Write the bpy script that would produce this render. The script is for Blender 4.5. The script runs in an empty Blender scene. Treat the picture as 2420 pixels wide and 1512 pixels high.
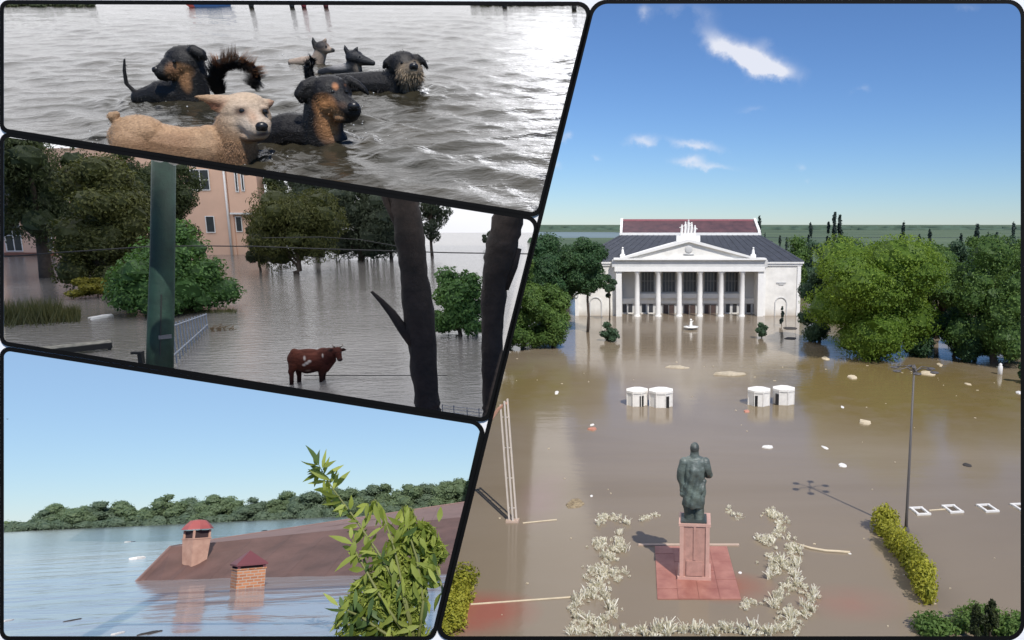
import bpy, bmesh, math, random
import numpy as np
from mathutils import Vector, Matrix, Quaternion

scn = bpy.context.scene
col = scn.collection
PI = math.pi
# ------------------------------------------------------------------ camera
W, HH, F, CX, CY = 2419.0, 1512.0, 1700.0, 1512.0, 756.0
HORIZON = 530.0
CAM_Z = 18.0
PITCH = math.atan((CY - HORIZON) / F)
cam_d = bpy.data.cameras.new('camera')
cam = bpy.data.objects.new('camera', cam_d)
col.objects.link(cam)
cam.location = (0, 0, CAM_Z)
cam.rotation_euler = (PI / 2 - PITCH, 0, 0)
cam_d.sensor_width = 36.0
cam_d.lens = 36.0 * F / W
cam_d.shift_x = -(CX - W / 2) / W
cam_d.clip_start = 0.1
cam_d.clip_end = 30000
scn.camera = cam
RC = Matrix.Rotation(PI / 2 - PITCH, 3, 'X')
CAM = Vector((0, 0, CAM_Z))

# ------------------------------------------------------------------ light
SUN_EL, SUN_AZ = math.radians(50), math.radians(29)      # behind the camera, a little to the right
SUN_TO = Vector((math.sin(SUN_AZ) * math.cos(SUN_EL), -math.cos(SUN_AZ) * math.cos(SUN_EL), math.sin(SUN_EL)))
sun_d = bpy.data.lights.new('sun', 'SUN')
sun_d.energy = 4.0
sun_d.angle = math.radians(0.53)
sun_d.color = (1.0, 0.955, 0.89)
sun = bpy.data.objects.new('sun', sun_d)
col.objects.link(sun)
sun.location = (30, -60, 120)
sun.rotation_euler = (-SUN_TO).to_track_quat('-Z', 'Y').to_euler()

scn.view_settings.view_transform = 'Standard'
scn.view_settings.look = 'None'
scn.view_settings.exposure = 0.12
scn.view_settings.gamma = 1.0
scn.view_settings.use_curve_mapping = False
scn.render.engine = 'CYCLES'
scn.cycles.use_denoising = True
scn.cycles.max_bounces = 7
scn.cycles.transparent_max_bounces = 8
scn.cycles.caustics_reflective = False
scn.cycles.caustics_refractive = False


class NT:
    """small helper for node trees"""
    def __init__(self, tree):
        self.t = tree
        tree.nodes.clear()

    def n(self, kind, **kw):
        nd = self.t.nodes.new(kind)
        for k, v in kw.items():
            if k.startswith('i_'):
                nd.inputs[k[2:].replace('_', ' ')].default_value = v
            elif hasattr(nd, k):
                setattr(nd, k, v)
        return nd

    def l(self, a, b):
        self.t.links.new(a, b)

    def val(self, sock, v):
        if isinstance(v, (int, float)):
            sock.default_value = v
        else:
            self.l(v, sock)

    def math(self, op, a, b=None, c=None, clamp=False):
        nd = self.t.nodes.new('ShaderNodeMath')
        nd.operation = op
        nd.use_clamp = clamp
        self.val(nd.inputs[0], a)
        if b is not None:
            self.val(nd.inputs[1], b)
        if c is not None:
            self.val(nd.inputs[2], c)
        return nd.outputs[0]

    def mix(self, fac, a, b, blend='MIX'):
        nd = self.t.nodes.new('ShaderNodeMix')
        nd.data_type = 'RGBA'
        nd.blend_type = blend
        self.val(nd.inputs[0], fac)
        for s, v in ((nd.inputs[6], a), (nd.inputs[7], b)):
            if isinstance(v, (tuple, list)):
                s.default_value = (*v[:3], 1)
            else:
                self.l(v, s)
        return nd.outputs[2]

    def ramp(self, fac, stops, interp='LINEAR'):
        nd = self.t.nodes.new('ShaderNodeValToRGB')
        nd.color_ramp.interpolation = interp
        el = nd.color_ramp.elements
        while len(el) < len(stops):
            el.new(0.5)
        for e, (p, c) in zip(el, stops):
            e.position = p
            e.color = (*c[:3], 1) if isinstance(c, (tuple, list)) else (c, c, c, 1)
        self.l(fac, nd.inputs[0])
        return nd.outputs[0]

    def noise(self, vec, scale, detail=4, rough=0.55, dist=0.0):
        nd = self.t.nodes.new('ShaderNodeTexNoise')
        nd.inputs['Scale'].default_value = scale
        nd.inputs['Detail'].default_value = detail
        nd.inputs['Roughness'].default_value = rough
        nd.inputs['Distortion'].default_value = dist
        if vec is not None:
            self.l(vec, nd.inputs['Vector'])
        return nd.outputs[0]

    def mapping(self, vec, scale=(1, 1, 1), rot=(0, 0, 0), loc=(0, 0, 0)):
        nd = self.t.nodes.new('ShaderNodeMapping')
        nd.inputs['Scale'].default_value = scale
        nd.inputs['Rotation'].default_value = rot
        nd.inputs['Location'].default_value = loc
        self.l(vec, nd.inputs[0])
        return nd.outputs[0]


# ------------------------------------------------------------------ the four views: each has its own water level plane
class View:
    """local frame of one scene: x right, y away, z up, water at z = 0, lens at (0, 0, H)"""
    def __init__(self, H, v0, slope=0.0):
        self.H = H
        p1 = Vector((0, (CY - v0) / F, -1))
        p2 = Vector((1, (CY - v0) / F - slope, -1))
        n = p2.cross(p1)
        if n.y < 0:
            n = -n
        n.normalize()
        y = p1.normalized()
        x = y.cross(n)
        self.rs = Matrix((x, y, n)).transposed()
        self.M = Matrix.Translation(CAM) @ (RC @ self.rs).to_4x4() @ Matrix.Translation((0, 0, -H))
        self.Mi = self.M.inverted()

    def ray(self, u, v):
        return self.rs.transposed() @ Vector(((u - CX) / F, (CY - v) / F, -1))

    def P(self, u, v, z=0.0):
        d = self.ray(u, v)
        t = (z - self.H) / d.z
        return Vector((0, 0, self.H)) + d * t

    def Q(self, u, v, y):
        d = self.ray(u, v)
        return Vector((0, 0, self.H)) + d * (y / d.y)

    def proj(self, p):
        c = self.rs @ (Vector(p) - Vector((0, 0, self.H)))
        return Vector((CX + F * c.x / -c.z, CY - F * c.y / -c.z))

    def mpp(self, p):
        c = self.rs @ (Vector(p) - Vector((0, 0, self.H)))
        return -c.z / F


VR = View(18.0, HORIZON)             # flooded square
VB = View(1.25, 1179.0, -0.046)      # drowned roof on the river
VM = View(8.6, 450.0)                # flooded street with the cow
VD = View(6.4, -140.0)               # swimming dogs


class Px:
    """model something around an anchor: screen offsets turned into local metres"""
    def __init__(self, S, anchor, face=True):
        self.S, self.a = S, Vector(anchor)
        self.rz = -math.atan2(self.a.x, self.a.y) if face else 0.0
        R = Matrix.Rotation(self.rz, 3, 'Z')
        self.m = S.mpp(anchor)
        p0 = S.proj(self.a)
        self.p0 = p0
        e = self.m
        self.J = [(S.proj(self.a + R @ (Vector(ax) * e)) - p0) for ax in ((1, 0, 0), (0, 1, 0), (0, 0, 1))]

    def __call__(self, u, v, y=0.0):
        du, dv = u - self.p0.x - self.J[1].x * y, v - self.p0.y - self.J[1].y * y
        a, b, c, d = self.J[0].x, self.J[2].x, self.J[0].y, self.J[2].y
        det = a * d - b * c
        x, z = (du * d - b * dv) / det, (a * dv - c * du) / det
        return Vector((x, y, z)) * self.m


# ------------------------------------------------------------------ mesh builder
class MB:
    def __init__(self):
        self.v, self.f = [], []

    def add(self, vs, fs):
        o = len(self.v)
        self.v += [tuple(p) for p in vs]
        self.f += [tuple(i + o for i in f) for f in fs]
        return self

    def box(self, c, s, R=None):
        x, y, z = s[0] / 2, s[1] / 2, s[2] / 2
        vs = [Vector((i, j, k)) for i in (-x, x) for j in (-y, y) for k in (-z, z)]
        if R is not None:
            vs = [R @ p for p in vs]
        c = Vector(c)
        return self.add([p + c for p in vs], [(0, 1, 3, 2), (4, 6, 7, 5), (0, 4, 5, 1), (2, 3, 7, 6), (0, 2, 6, 4), (1, 5, 7, 3)])

    def box2(self, x0, x1, y0, y1, z0, z1):
        return self.box(((x0 + x1) / 2, (y0 + y1) / 2, (z0 + z1) / 2), (abs(x1 - x0), abs(y1 - y0), abs(z1 - z0)))

    def tube(self, pts, rad, n=8, caps=True, jit=0.0, rnd=None):
        pts = [Vector(p) for p in pts]
        if isinstance(rad, (int, float)):
            rad = [rad] * len(pts)
        vs, fs = [], []
        ref = None
        for i, p in enumerate(pts):
            t = (pts[min(i + 1, len(pts) - 1)] - pts[max(i - 1, 0)]).normalized()
            if ref is None:
                ref = t.orthogonal().normalized()
            a = (ref - t * ref.dot(t))
            a = a.normalized() if a.length > 1e-6 else t.orthogonal().normalized()
            ref = a
            b = t.cross(a)
            for k in range(n):
                q = 2 * PI * k / n
                r = rad[i] * (1 + (rnd.uniform(-jit, jit) if rnd else 0))
                vs.append(p + (a * math.cos(q) + b * math.sin(q)) * r)
        for i in range(len(pts) - 1):
            for k in range(n):
                k2 = (k + 1) % n
                fs.append((i * n + k, i * n + k2, (i + 1) * n + k2, (i + 1) * n + k))
        if caps:
            fs.append(tuple(range(n))[::-1])
            fs.append(tuple((len(pts) - 1) * n + k for k in range(n)))
        return self.add(vs, fs)

    def cyl(self, p0, p1, r0, r1=None, n=12):
        return self.tube([p0, p1], [r0, r0 if r1 is None else r1], n)

    def lathe(self, prof, n=16, c=(0, 0, 0), caps=True):
        vs, fs = [], []
        for r, z in prof:
            for k in range(n):
                a = 2 * PI * (k + 0.5) / n
                vs.append((c[0] + r * math.cos(a), c[1] + r * math.sin(a), c[2] + z))
        for i in range(len(prof) - 1):
            for k in range(n):
                k2 = (k + 1) % n
                fs.append((i * n + k, i * n + k2, (i + 1) * n + k2, (i + 1) * n + k))
        if caps:
            fs.append(tuple(range(n))[::-1])
            fs.append(tuple((len(prof) - 1) * n + k for k in range(n)))
        return self.add(vs, fs)

    def ell(self, c, r, R=None, n=14, m=9):
        if isinstance(r, (int, float)):
            r = (r, r, r)
        c = Vector(c)
        vs, fs = [], []
        for i in range(1, m):
            th = PI * i / m
            for k in range(n):
                a = 2 * PI * k / n
                vs.append(Vector((r[0] * math.sin(th) * math.cos(a), r[1] * math.sin(th) * math.sin(a), r[2] * math.cos(th))))
        top, bot = len(vs), len(vs) + 1
        vs += [Vector((0, 0, r[2])), Vector((0, 0, -r[2]))]
        for i in range(m - 2):
            for k in range(n):
                k2 = (k + 1) % n
                fs.append((i * n + k, (i + 1) * n + k, (i + 1) * n + k2, i * n + k2))
        for k in range(n):
            k2 = (k + 1) % n
            fs.append((top, k, k2))
            fs.append((bot, (m - 2) * n + k2, (m - 2) * n + k))
        if R is not None:
            vs = [R @ p for p in vs]
        return self.add([p + c for p in vs], fs)

    def cap(self, p0, p1, r0, r1, n=12):
        """tapered capsule: a chain of overlapping balls is avoided, ends are rounded"""
        self.tube([p0, p1], [r0, r1], n)
        self.ell(p0, r0, n=n, m=8)
        self.ell(p1, r1, n=n, m=8)
        return self

    def chain(self, pts, rad, n=12):
        for i in range(len(pts) - 1):
            self.cap(pts[i], pts[i + 1], rad[i], rad[i + 1], n)
        return self

    def prism(self, poly, y0, y1):
        """polygon in x-z pushed from y0 to y1"""
        n = len(poly)
        vs = [(x, y0, z) for x, z in poly] + [(x, y1, z) for x, z in poly]
        fs = [tuple(range(n)), tuple(range(2 * n - 1, n - 1, -1))]
        fs += [(i, i + n, (i + 1) % n + n, (i + 1) % n) for i in range(n)]
        return self.add(vs, fs)

    def mesh(self, name):
        me = bpy.data.meshes.new(name)
        me.from_pydata(self.v, [], self.f)
        bm = bmesh.new()
        bm.from_mesh(me)
        bmesh.ops.recalc_face_normals(bm, faces=bm.faces)
        bm.to_mesh(me)
        bm.free()
        return me

    def build(self, name, mat, parent=None, smooth=False, kind=None):
        me = self.mesh(name)
        return mobj(name, me, mat, parent, smooth, kind)


def mobj(name, me, mat, parent=None, smooth=False, kind=None):
    o = bpy.data.objects.new(name, me)
    if mat is not None and not me.materials:
        me.materials.append(mat)
    col.objects.link(o)
    if parent is not None:
        o.parent = parent
    if smooth:
        me.polygons.foreach_set('use_smooth', [True] * len(me.polygons))
    if kind:
        o['kind'] = kind
    return o


def tag(o, label, cat, group=None):
    o['label'] = label
    o['category'] = cat
    if group:
        o['group'] = group
    return o


def put(o, S, loc=(0, 0, 0), rz=0.0, sc=1.0, rx=0.0, ry=0.0):
    o.matrix_world = S.M @ Matrix.Translation(Vector(loc)) @ Matrix.Rotation(rz, 4, 'Z') @ Matrix.Rotation(ry, 4, 'Y') @ Matrix.Rotation(rx, 4, 'X') @ Matrix.Scale(sc, 4)
    return o


def thing(name, label, cat, S, loc, rz=0.0, group=None, sc=1.0):
    o = bpy.data.objects.new(name, None)
    o.empty_display_size = 0.3
    col.objects.link(o)
    put(o, S, loc, rz, sc)
    return tag(o, label, cat, group)


def struct(o):
    o['kind'] = 'structure'
    return o


def copy_tree(o, parent=None):
    c = o.copy()
    col.objects.link(c)
    c.parent = parent
    for ch in list(o.children):
        copy_tree(ch, c)
    return c


ORD = ['first', 'second', 'third', 'fourth', 'fifth', 'sixth', 'seventh', 'eighth', 'ninth', 'tenth', 'eleventh', 'twelfth', 'thirteenth',
       'fourteenth', 'fifteenth', 'sixteenth', 'seventeenth', 'eighteenth', 'nineteenth', 'twentieth', 'twenty-first', 'twenty-second',
       'twenty-third', 'twenty-fourth', 'twenty-fifth', 'twenty-sixth', 'twenty-seventh', 'twenty-eighth', 'twenty-ninth', 'thirtieth']


def remesh(mb, voxel, smooth=3, disp=None):
    me = mb.mesh('tmp')
    o = bpy.data.objects.new('tmp', me)
    col.objects.link(o)
    r = o.modifiers.new('r', 'REMESH')
    r.mode = 'VOXEL'
    r.voxel_size = voxel
    s = o.modifiers.new('s', 'SMOOTH')
    s.factor = 0.5
    s.iterations = smooth
    dg = bpy.context.evaluated_depsgraph_get()
    out = bpy.data.meshes.new_from_object(o.evaluated_get(dg))
    bpy.data.objects.remove(o)
    bpy.data.meshes.remove(me)
    if disp is not None:
        n = len(out.vertices)
        co = np.empty(n * 3)
        out.vertices.foreach_get('co', co)
        no = np.empty(n * 3)
        out.vertex_normals.foreach_get('vector', no)
        co, no = co.reshape(-1, 3), no.reshape(-1, 3)
        co = disp(co, no)
        out.vertices.foreach_set('co', co.ravel())
        out.update()
    return out


def paint(me, base, spots):
    """fur or patina colours; spots = (centre, radii, colour, softness)"""
    n = len(me.vertices)
    co = np.empty(n * 3)
    me.vertices.foreach_get('co', co)
    co = co.reshape(-1, 3)
    c = np.tile(np.array(base, float), (n, 1))
    for ctr, r, colr, soft in spots:
        r = np.array([r, r, r] if isinstance(r, (int, float)) else r, float)
        d = np.sqrt((((co - np.array(ctr)) / r) ** 2).sum(1))
        w = np.clip((1 + soft - d) / (2 * soft), 0, 1)[:, None]
        c = c * (1 - w) + np.array(colr, float) * w
    a = me.color_attributes.new('Col', 'FLOAT_COLOR', 'POINT')
    a.data.foreach_set('color', np.hstack([c, np.ones((n, 1))]).ravel())
    return me


# ------------------------------------------------------------------ materials
def newmat(name):
    m = bpy.data.materials.new(name)
    m.use_nodes = True
    return m, NT(m.node_tree)


_mc = {}


def mat(name, c, rough=0.8, var=0.12, scale=2.0, bump=0.0, bscale=20.0, c2=None, metal=0.0, spec=0.5):
    if name in _mc:
        return _mc[name]
    m, t = newmat(name)
    out = t.n('ShaderNodeOutputMaterial')
    b = t.n('ShaderNodeBsdfPrincipled')
    tc = t.n('ShaderNodeTexCoord')
    nz = t.noise(tc.outputs['Object'], scale, 5, 0.6)
    lo = tuple(x * (1 - var) for x in c)
    hi = c2 if c2 else tuple(min(1, x * (1 + var)) for x in c)
    t.l(t.ramp(nz, [(0.3, lo), (0.7, hi)]), b.inputs['Base Color'])
    b.inputs['Roughness'].default_value = rough
    b.inputs['Metallic'].default_value = metal
    b.inputs['Specular IOR Level'].default_value = spec
    if bump:
        bp = t.n('ShaderNodeBump')
        bp.inputs['Strength'].default_value = bump
        bp.inputs['Distance'].default_value = 0.05
        t.l(t.noise(tc.outputs['Object'], bscale, 5, 0.6), bp.inputs['Height'])
        t.l(bp.outputs[0], b.inputs['Normal'])
    t.l(b.outputs[0], out.inputs[0])
    _mc[name] = m
    return m


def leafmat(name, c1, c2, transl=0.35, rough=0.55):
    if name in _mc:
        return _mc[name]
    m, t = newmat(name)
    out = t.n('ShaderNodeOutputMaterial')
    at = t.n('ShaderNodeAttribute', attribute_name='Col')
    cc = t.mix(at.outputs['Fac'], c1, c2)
    b = t.n('ShaderNodeBsdfPrincipled')
    t.l(cc, b.inputs['Base Color'])
    b.inputs['Roughness'].default_value = rough
    b.inputs['Specular IOR Level'].default_value = 0.3
    tr = t.n('ShaderNodeBsdfTranslucent')
    t.l(t.mix(1.0, cc, (1.0, 1.0, 0.55), 'MULTIPLY'), tr.inputs[0])
    ms = t.n('ShaderNodeMixShader')
    ms.inputs[0].default_value = transl
    t.l(b.outputs[0], ms.inputs[1])
    t.l(tr.outputs[0], ms.inputs[2])
    t.l(ms.outputs[0], out.inputs[0])
    _mc[name] = m
    return m


def furmat(name, rough=0.6, bump=0.4, bscale=8.0, spec=0.4):
    m, t = newmat(name)
    out = t.n('ShaderNodeOutputMaterial')
    at = t.n('ShaderNodeAttribute', attribute_name='Col')
    tc = t.n('ShaderNodeTexCoord')
    nz = t.noise(t.mapping(tc.outputs['Object'], (1, 1, 2.2)), bscale, 5, 0.65)
    b = t.n('ShaderNodeBsdfPrincipled')
    t.l(t.mix(1.0, at.outputs['Color'], t.ramp(nz, [(0.3, (0.68, 0.66, 0.64)), (0.7, (1.2, 1.2, 1.2))]), 'MULTIPLY'), b.inputs['Base Color'])
    b.inputs['Roughness'].default_value = rough
    b.inputs['Specular IOR Level'].default_value = spec
    bp = t.n('ShaderNodeBump')
    bp.inputs['Strength'].default_value = bump
    bp.inputs['Distance'].default_value = 0.06
    t.l(nz, bp.inputs['Height'])
    t.l(bp.outputs[0], b.inputs['Normal'])
    t.l(b.outputs[0], out.inputs[0])
    return m


# ------------------------------------------------------------------ foliage
def leaf_mesh(name, blobs, n, leaf, seed=0, aspect=0.55, droop=0.0, clip=None, core=0.72, shell=(0.72, 1.06), up=0.25, fold=0.0):
    """leaf-sized faces spread through lumpy volumes; blobs = (x, y, z, rx, ry, rz)"""
    rng = np.random.default_rng(seed)
    B = np.array([b[:6] for b in blobs], float)
    wgt = (B[:, 3] * B[:, 4] + B[:, 4] * B[:, 5] + B[:, 3] * B[:, 5])
    idx = rng.choice(len(B), n, p=wgt / wgt.sum())
    d = rng.normal(size=(n, 3))
    d /= np.linalg.norm(d, axis=1)[:, None]
    r = rng.uniform(shell[0], shell[1], n) ** 0.8
    lump = 1 + 0.13 * np.sin(d[:, 0] * 7 + idx) * np.cos(d[:, 2] * 6 + idx * 2)
    p = B[idx, :3] + d * B[idx, 3:6] * (r * lump)[:, None]
    # throw away most of what is buried deep inside other lumps
    keep = np.ones(n, bool)
    for k in range(len(B)):
        q = (((p - B[k, :3]) / B[k, 3:6]) ** 2).sum(1)
        keep &= ~((q < 0.42) & (idx != k))
    nrm = d / B[idx, 3:6]
    nrm /= np.linalg.norm(nrm, axis=1)[:, None]
    nrm = nrm + rng.normal(size=(n, 3)) * 0.62 + np.array([0, 0, up])
    nrm /= np.linalg.norm(nrm, axis=1)[:, None]
    ax = rng.normal(size=(n, 3)) + np.array([0, 0, -droop])
    ax -= nrm * (ax * nrm).sum(1)[:, None]
    ax /= np.linalg.norm(ax, axis=1)[:, None] + 1e-9
    bx = np.cross(nrm, ax)
    s = leaf * rng.uniform(0.6, 1.35, n)[:, None]
    tint = np.clip(rng.normal(0.5, 0.2, n) + 0.26 * np.sin(idx * 12.9898), 0, 1)
    if clip is not None:
        keep &= clip(p)
    p, ax, bx, nrm, s, tint = p[keep], ax[keep], bx[keep], nrm[keep], s[keep], tint[keep]
    m = len(p)
    q = np.empty((m, 4, 3))
    q[:, 0] = p - ax * s * 0.5
    q[:, 1] = p + bx * s * aspect * 0.5 + nrm * s * 0.10
    q[:, 2] = p + ax * s * 0.55
    q[:, 3] = p - bx * s * aspect * 0.5 + nrm * s * 0.10
    V = [q.reshape(-1, 3)]
    faces = np.arange(m * 4).reshape(-1, 4)
    cols = np.repeat(tint, 4)
    F4 = [faces]
    off = m * 4
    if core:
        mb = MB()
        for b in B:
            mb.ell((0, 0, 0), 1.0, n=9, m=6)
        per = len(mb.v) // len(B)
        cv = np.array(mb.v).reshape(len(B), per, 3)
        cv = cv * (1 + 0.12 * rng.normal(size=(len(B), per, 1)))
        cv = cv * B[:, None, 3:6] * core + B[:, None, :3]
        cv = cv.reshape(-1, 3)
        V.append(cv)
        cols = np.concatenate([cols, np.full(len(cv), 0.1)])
    V = np.concatenate(V)
    me = bpy.data.meshes.new(name)
    fl = faces.tolist()
    if core:
        fl += [tuple(i + off for i in f) for f in mb.f]
    me.from_pydata(V.tolist(), [], fl)
    a = me.color_attributes.new('Col', 'FLOAT_COLOR', 'POINT')
    a.data.foreach_set('color', np.stack([cols, cols, cols, np.ones_like(cols)], 1).ravel())
    return me


def crown_blobs(w, h, z0, seed, kind='round', k=16, depth=None):
    """lumps filling a crown w wide and h tall whose foot is at z0"""
    r = random.Random(seed)
    depth = depth or w
    out = []
    for i in range(k):
        for _ in range(60):
            x, y, z = r.uniform(-1, 1), r.uniform(-1, 1), r.uniform(0, 1)
            if kind == 'round':
                lim = math.sqrt(max(0, 1 - (2 * z - 0.85) ** 2 / 1.45)) if z > 0.4 else 0.72 + 0.5 * z
            elif kind == 'dome':
                lim = math.sqrt(max(0, 1 - z * z))
            elif kind == 'pile':
                lim = 1 - 0.86 * z ** 1.25
            elif kind == 'cone':
                lim = 1.0 * (1 - z) + 0.05
            elif kind == 'column':
                lim = 0.9 * (math.sin(PI * min(1, 0.12 + z * 0.88)) ** 0.5) if z < 0.98 else 0.2
            else:
                lim = 1.0
            if x * x + y * y <= lim * lim:
                break
        s = r.uniform(0.20, 0.34)
        if kind in ('cone', 'column'):
            s *= 0.8 if kind == 'column' else 1 - 0.5 * z
            bx, bz = s * w * 0.75, s * h * 0.5
        else:
            bx, bz = s * w * 0.62, s * min(h, w) * 0.55
        fx = max(0.0, w / 2 - bx * 0.95)
        fy = max(0.0, depth / 2 - bx * 0.95)
        zz = z0 + bz * 0.85 + z * max(0.0, h - 1.75 * bz)
        out.append((x * fx, y * fy, zz, bx, bx * 0.95, bz))
    return out


def tree(name, label, S, loc, w, h, foot, seed, lm, bark, n=3500, leaf=0.35, kind='round', k=16, cat='tree', group=None, trunk_r=None,
         trunk=True, aspect=0.55, droop=0.0, clip=None, core=0.72, blobs=None, depth=None, rz=0.0, shell=(0.72, 1.06), up=0.25):
    t = thing(name, label, cat, S, loc, rz, group)
    bl = blobs or crown_blobs(w, h - foot, foot, seed, kind, k, depth)
    cl = None
    if clip is not None:
        Mw = S.M @ Matrix.Translation(Vector(loc))
        cl = lambda p: clip(p, Vector(loc))
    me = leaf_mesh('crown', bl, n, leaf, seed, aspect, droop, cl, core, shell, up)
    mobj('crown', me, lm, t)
    if trunk:
        r = random.Random(seed + 5)
        tr = trunk_r or w * 0.035
        mb = MB()
        top = foot + (h - foot) * 0.6
        pts = [(r.uniform(-.02, .02) * w, r.uniform(-.02, .02) * w, z) for z in (-0.6, foot * 0.5, foot, (foot + top) / 2, top)]
        mb.tube(pts, [tr * 1.25, tr, tr * 0.9, tr * 0.6, tr * 0.25], 8)
        for b in sorted(bl, key=lambda b: -b[3])[:7]:
            z0 = foot + (b[2] - foot) * 0.3
            mb.tube([(0, 0, z0), (b[0] * 0.5, b[1] * 0.5, (z0 + b[2]) / 2 + 0.05 * h), (b[0], b[1], b[2])], [tr * 0.5, tr * 0.32, tr * 0.12], 6)
        mb.build('trunk', bark, t, True)
    return t


# edge lines between the four views, in picture units
def u_right(v):
    return 1396 - 0.247 * (v - 10)


def v_dm(u):
    return 313 + 0.1595 * u


def v_mb(u):
    return 815 + 0.158 * u
# ------------------------------------------------------------------ world: clear sky with a few small clouds
world = bpy.data.worlds.new('World')
scn.world = world
world.use_nodes = True
t = NT(world.node_tree)
wo = t.n('ShaderNodeOutputWorld')
bg = t.n('ShaderNodeBackground')
sky = t.n('ShaderNodeTexSky')
sky.sky_type = 'NISHITA'
sky.sun_disc = False
sky.sun_elevation = SUN_EL
sky.sun_rotation = PI - SUN_AZ
sky.altitude = 0
sky.air_density = 1.0
sky.dust_density = 0.0
sky.ozone_density = 4.0
SKY_STRENGTH = 0.091
bg.inputs[1].default_value = SKY_STRENGTH
tc = t.n('ShaderNodeTexCoord')
sep = t.n('ShaderNodeSeparateXYZ')
t.l(tc.outputs['Generated'], sep.inputs[0])
yy = t.math('MAXIMUM', sep.outputs[1], 0.02)
ca = t.math('DIVIDE', sep.outputs[0], yy)
cb = t.math('DIVIDE', sep.outputs[2], yy)
comb = t.n('ShaderNodeCombineXYZ')
t.l(ca, comb.inputs[0])
t.l(cb, comb.inputs[1])
warp = t.noise(comb.outputs[0], 9, 5, 0.6)
fine = t.noise(comb.outputs[0], 26, 6, 0.62)
wa = t.math('MULTIPLY_ADD', warp, 0.07, t.math('ADD', ca, -0.035))
wb = t.math('MULTIPLY_ADD', fine, 0.035, t.math('ADD', cb, -0.0175))
CLOUDS = [  # u, v, half width, half height, turn, weight
    (1700, 105, 42, 28, 0.5, 0.9), (1765, 135, 55, 33, 0.45, 1.3), (1825, 160, 60, 26, 0.2, 1.35), (1660, 55, 40, 32, 0.9, 0.34), (1600, 20, 66, 20, 0, 0.42),
    (1520, 28, 16, 22, 0, 0.65), (1815, 102, 22, 16, 0, 0.4), (1515, 332, 40, 15, 0, 0.95), (1648, 343, 62, 13, 0.18, 0.95), (1632, 378, 40, 12, 0, 0.95),
    (1685, 394, 60, 9, 0.05, 0.8), (1335, 322, 20, 13, 0, 0.7), (1320, 388, 18, 10, 0, 0.7), (1406, 374, 12, 11, 0, 0.6), (2027, 210, 16, 12, 0, 0.5),
    (1772, 256, 34, 10, 0, 0.42), (1882, 392, 14, 11, 0, 0.5), (1902, 428, 12, 8, 0, 0.4), (2270, 15, 50, 12, 0, 0.35)]
acc = None
for (u, v, ru, rv, an, wgt) in CLOUDS:
    d = VR.ray(u, v)
    a0, b0 = d.x / d.y, d.z / d.y
    e = VR.ray(u + ru, v)
    g = VR.ray(u, v - rv)
    ra, rb = abs(e.x / e.y - a0), abs(g.z / g.y - b0)
    da = t.math('ADD', wa, -a0)
    db = t.math('ADD', wb, -b0)
    cs, sn = math.cos(an), math.sin(an)
    xa = t.math('MULTIPLY_ADD', da, cs / ra, t.math('MULTIPLY', db, -sn / ra))
    xb = t.math('MULTIPLY_ADD', da, sn / rb, t.math('MULTIPLY', db, cs / rb))
    q = t.math('MULTIPLY_ADD', xa, xa, t.math('MULTIPLY', xb, xb))
    ex = t.math('MULTIPLY', t.math('POWER', 2.718, t.math('MULTIPLY', q, -0.9)), wgt)
    acc = ex if acc is None else t.math('ADD', acc, ex)
front = t.math('GREATER_THAN', sep.outputs[1], 0.05)
dens = t.math('MULTIPLY', t.math('ADD', acc, t.math('MULTIPLY_ADD', fine, 1.5, -0.88)), acc)
dens = t.math('MULTIPLY', t.math('SMOOTH_MIN', t.math('MULTIPLY', dens, 0.8, clamp=True), 0.9, 0.15), front, clamp=True)
skyc = t.mix(1.0, sky.outputs[0], (0.67, 0.85, 1.13), 'MULTIPLY')
cloud = t.mix(dens, skyc, (8.6, 8.8, 9.6))
t.l(cloud, bg.inputs[0])
t.l(bg.outputs[0], wo.inputs[0])


# ------------------------------------------------------------------ collage board with four openings
D0 = 5.6


def fpt(u, v, dz=0.0):
    d = D0 + dz
    return CAM + RC @ (Vector(((u - CX) / F, (CY - v) / F, -1)) * d)


def rounded(poly, off, radii, seg=9):
    n = len(poly)
    P = [Vector(p) for p in poly]
    cen = sum(P, Vector((0, 0))) / n
    out = []
    lines = []
    for i in range(n):
        a, b = P[i], P[(i + 1) % n]
        d = (b - a).normalized()
        nn = Vector((d.y, -d.x))
        if (a - cen).dot(nn) < 0:
            nn = -nn
        lines.append((a + nn * off, d))
    for i in range(n):
        (p1, d1), (p2, d2) = lines[i - 1], lines[i]
        den = d1.x * d2.y - d1.y * d2.x
        w = p2 - p1
        s = (w.x * d2.y - w.y * d2.x) / den
        c = p1 + d1 * s
        rr = radii[i] + off * 0.8
        ang = math.acos(max(-1, min(1, (-d1).dot(d2))))
        k = rr / math.tan(ang / 2)
        A, B = c - d1 * k, c + d2 * k
        bis = (-d1 + d2).normalized()
        ctr = c + bis * (rr / math.sin(ang / 2))
        a0 = math.atan2(A.y - ctr.y, A.x - ctr.x)
        a1 = math.atan2(B.y - ctr.y, B.x - ctr.x)
        while a1 - a0 > PI:
            a1 -= 2 * PI
        while a1 - a0 < -PI:
            a1 += 2 * PI
        for j in range(seg):
            q = a0 + (a1 - a0) * j / (seg - 1)
            out.append(Vector((ctr.x + rr * math.cos(q), ctr.y + rr * math.sin(q))))
    return out


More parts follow.
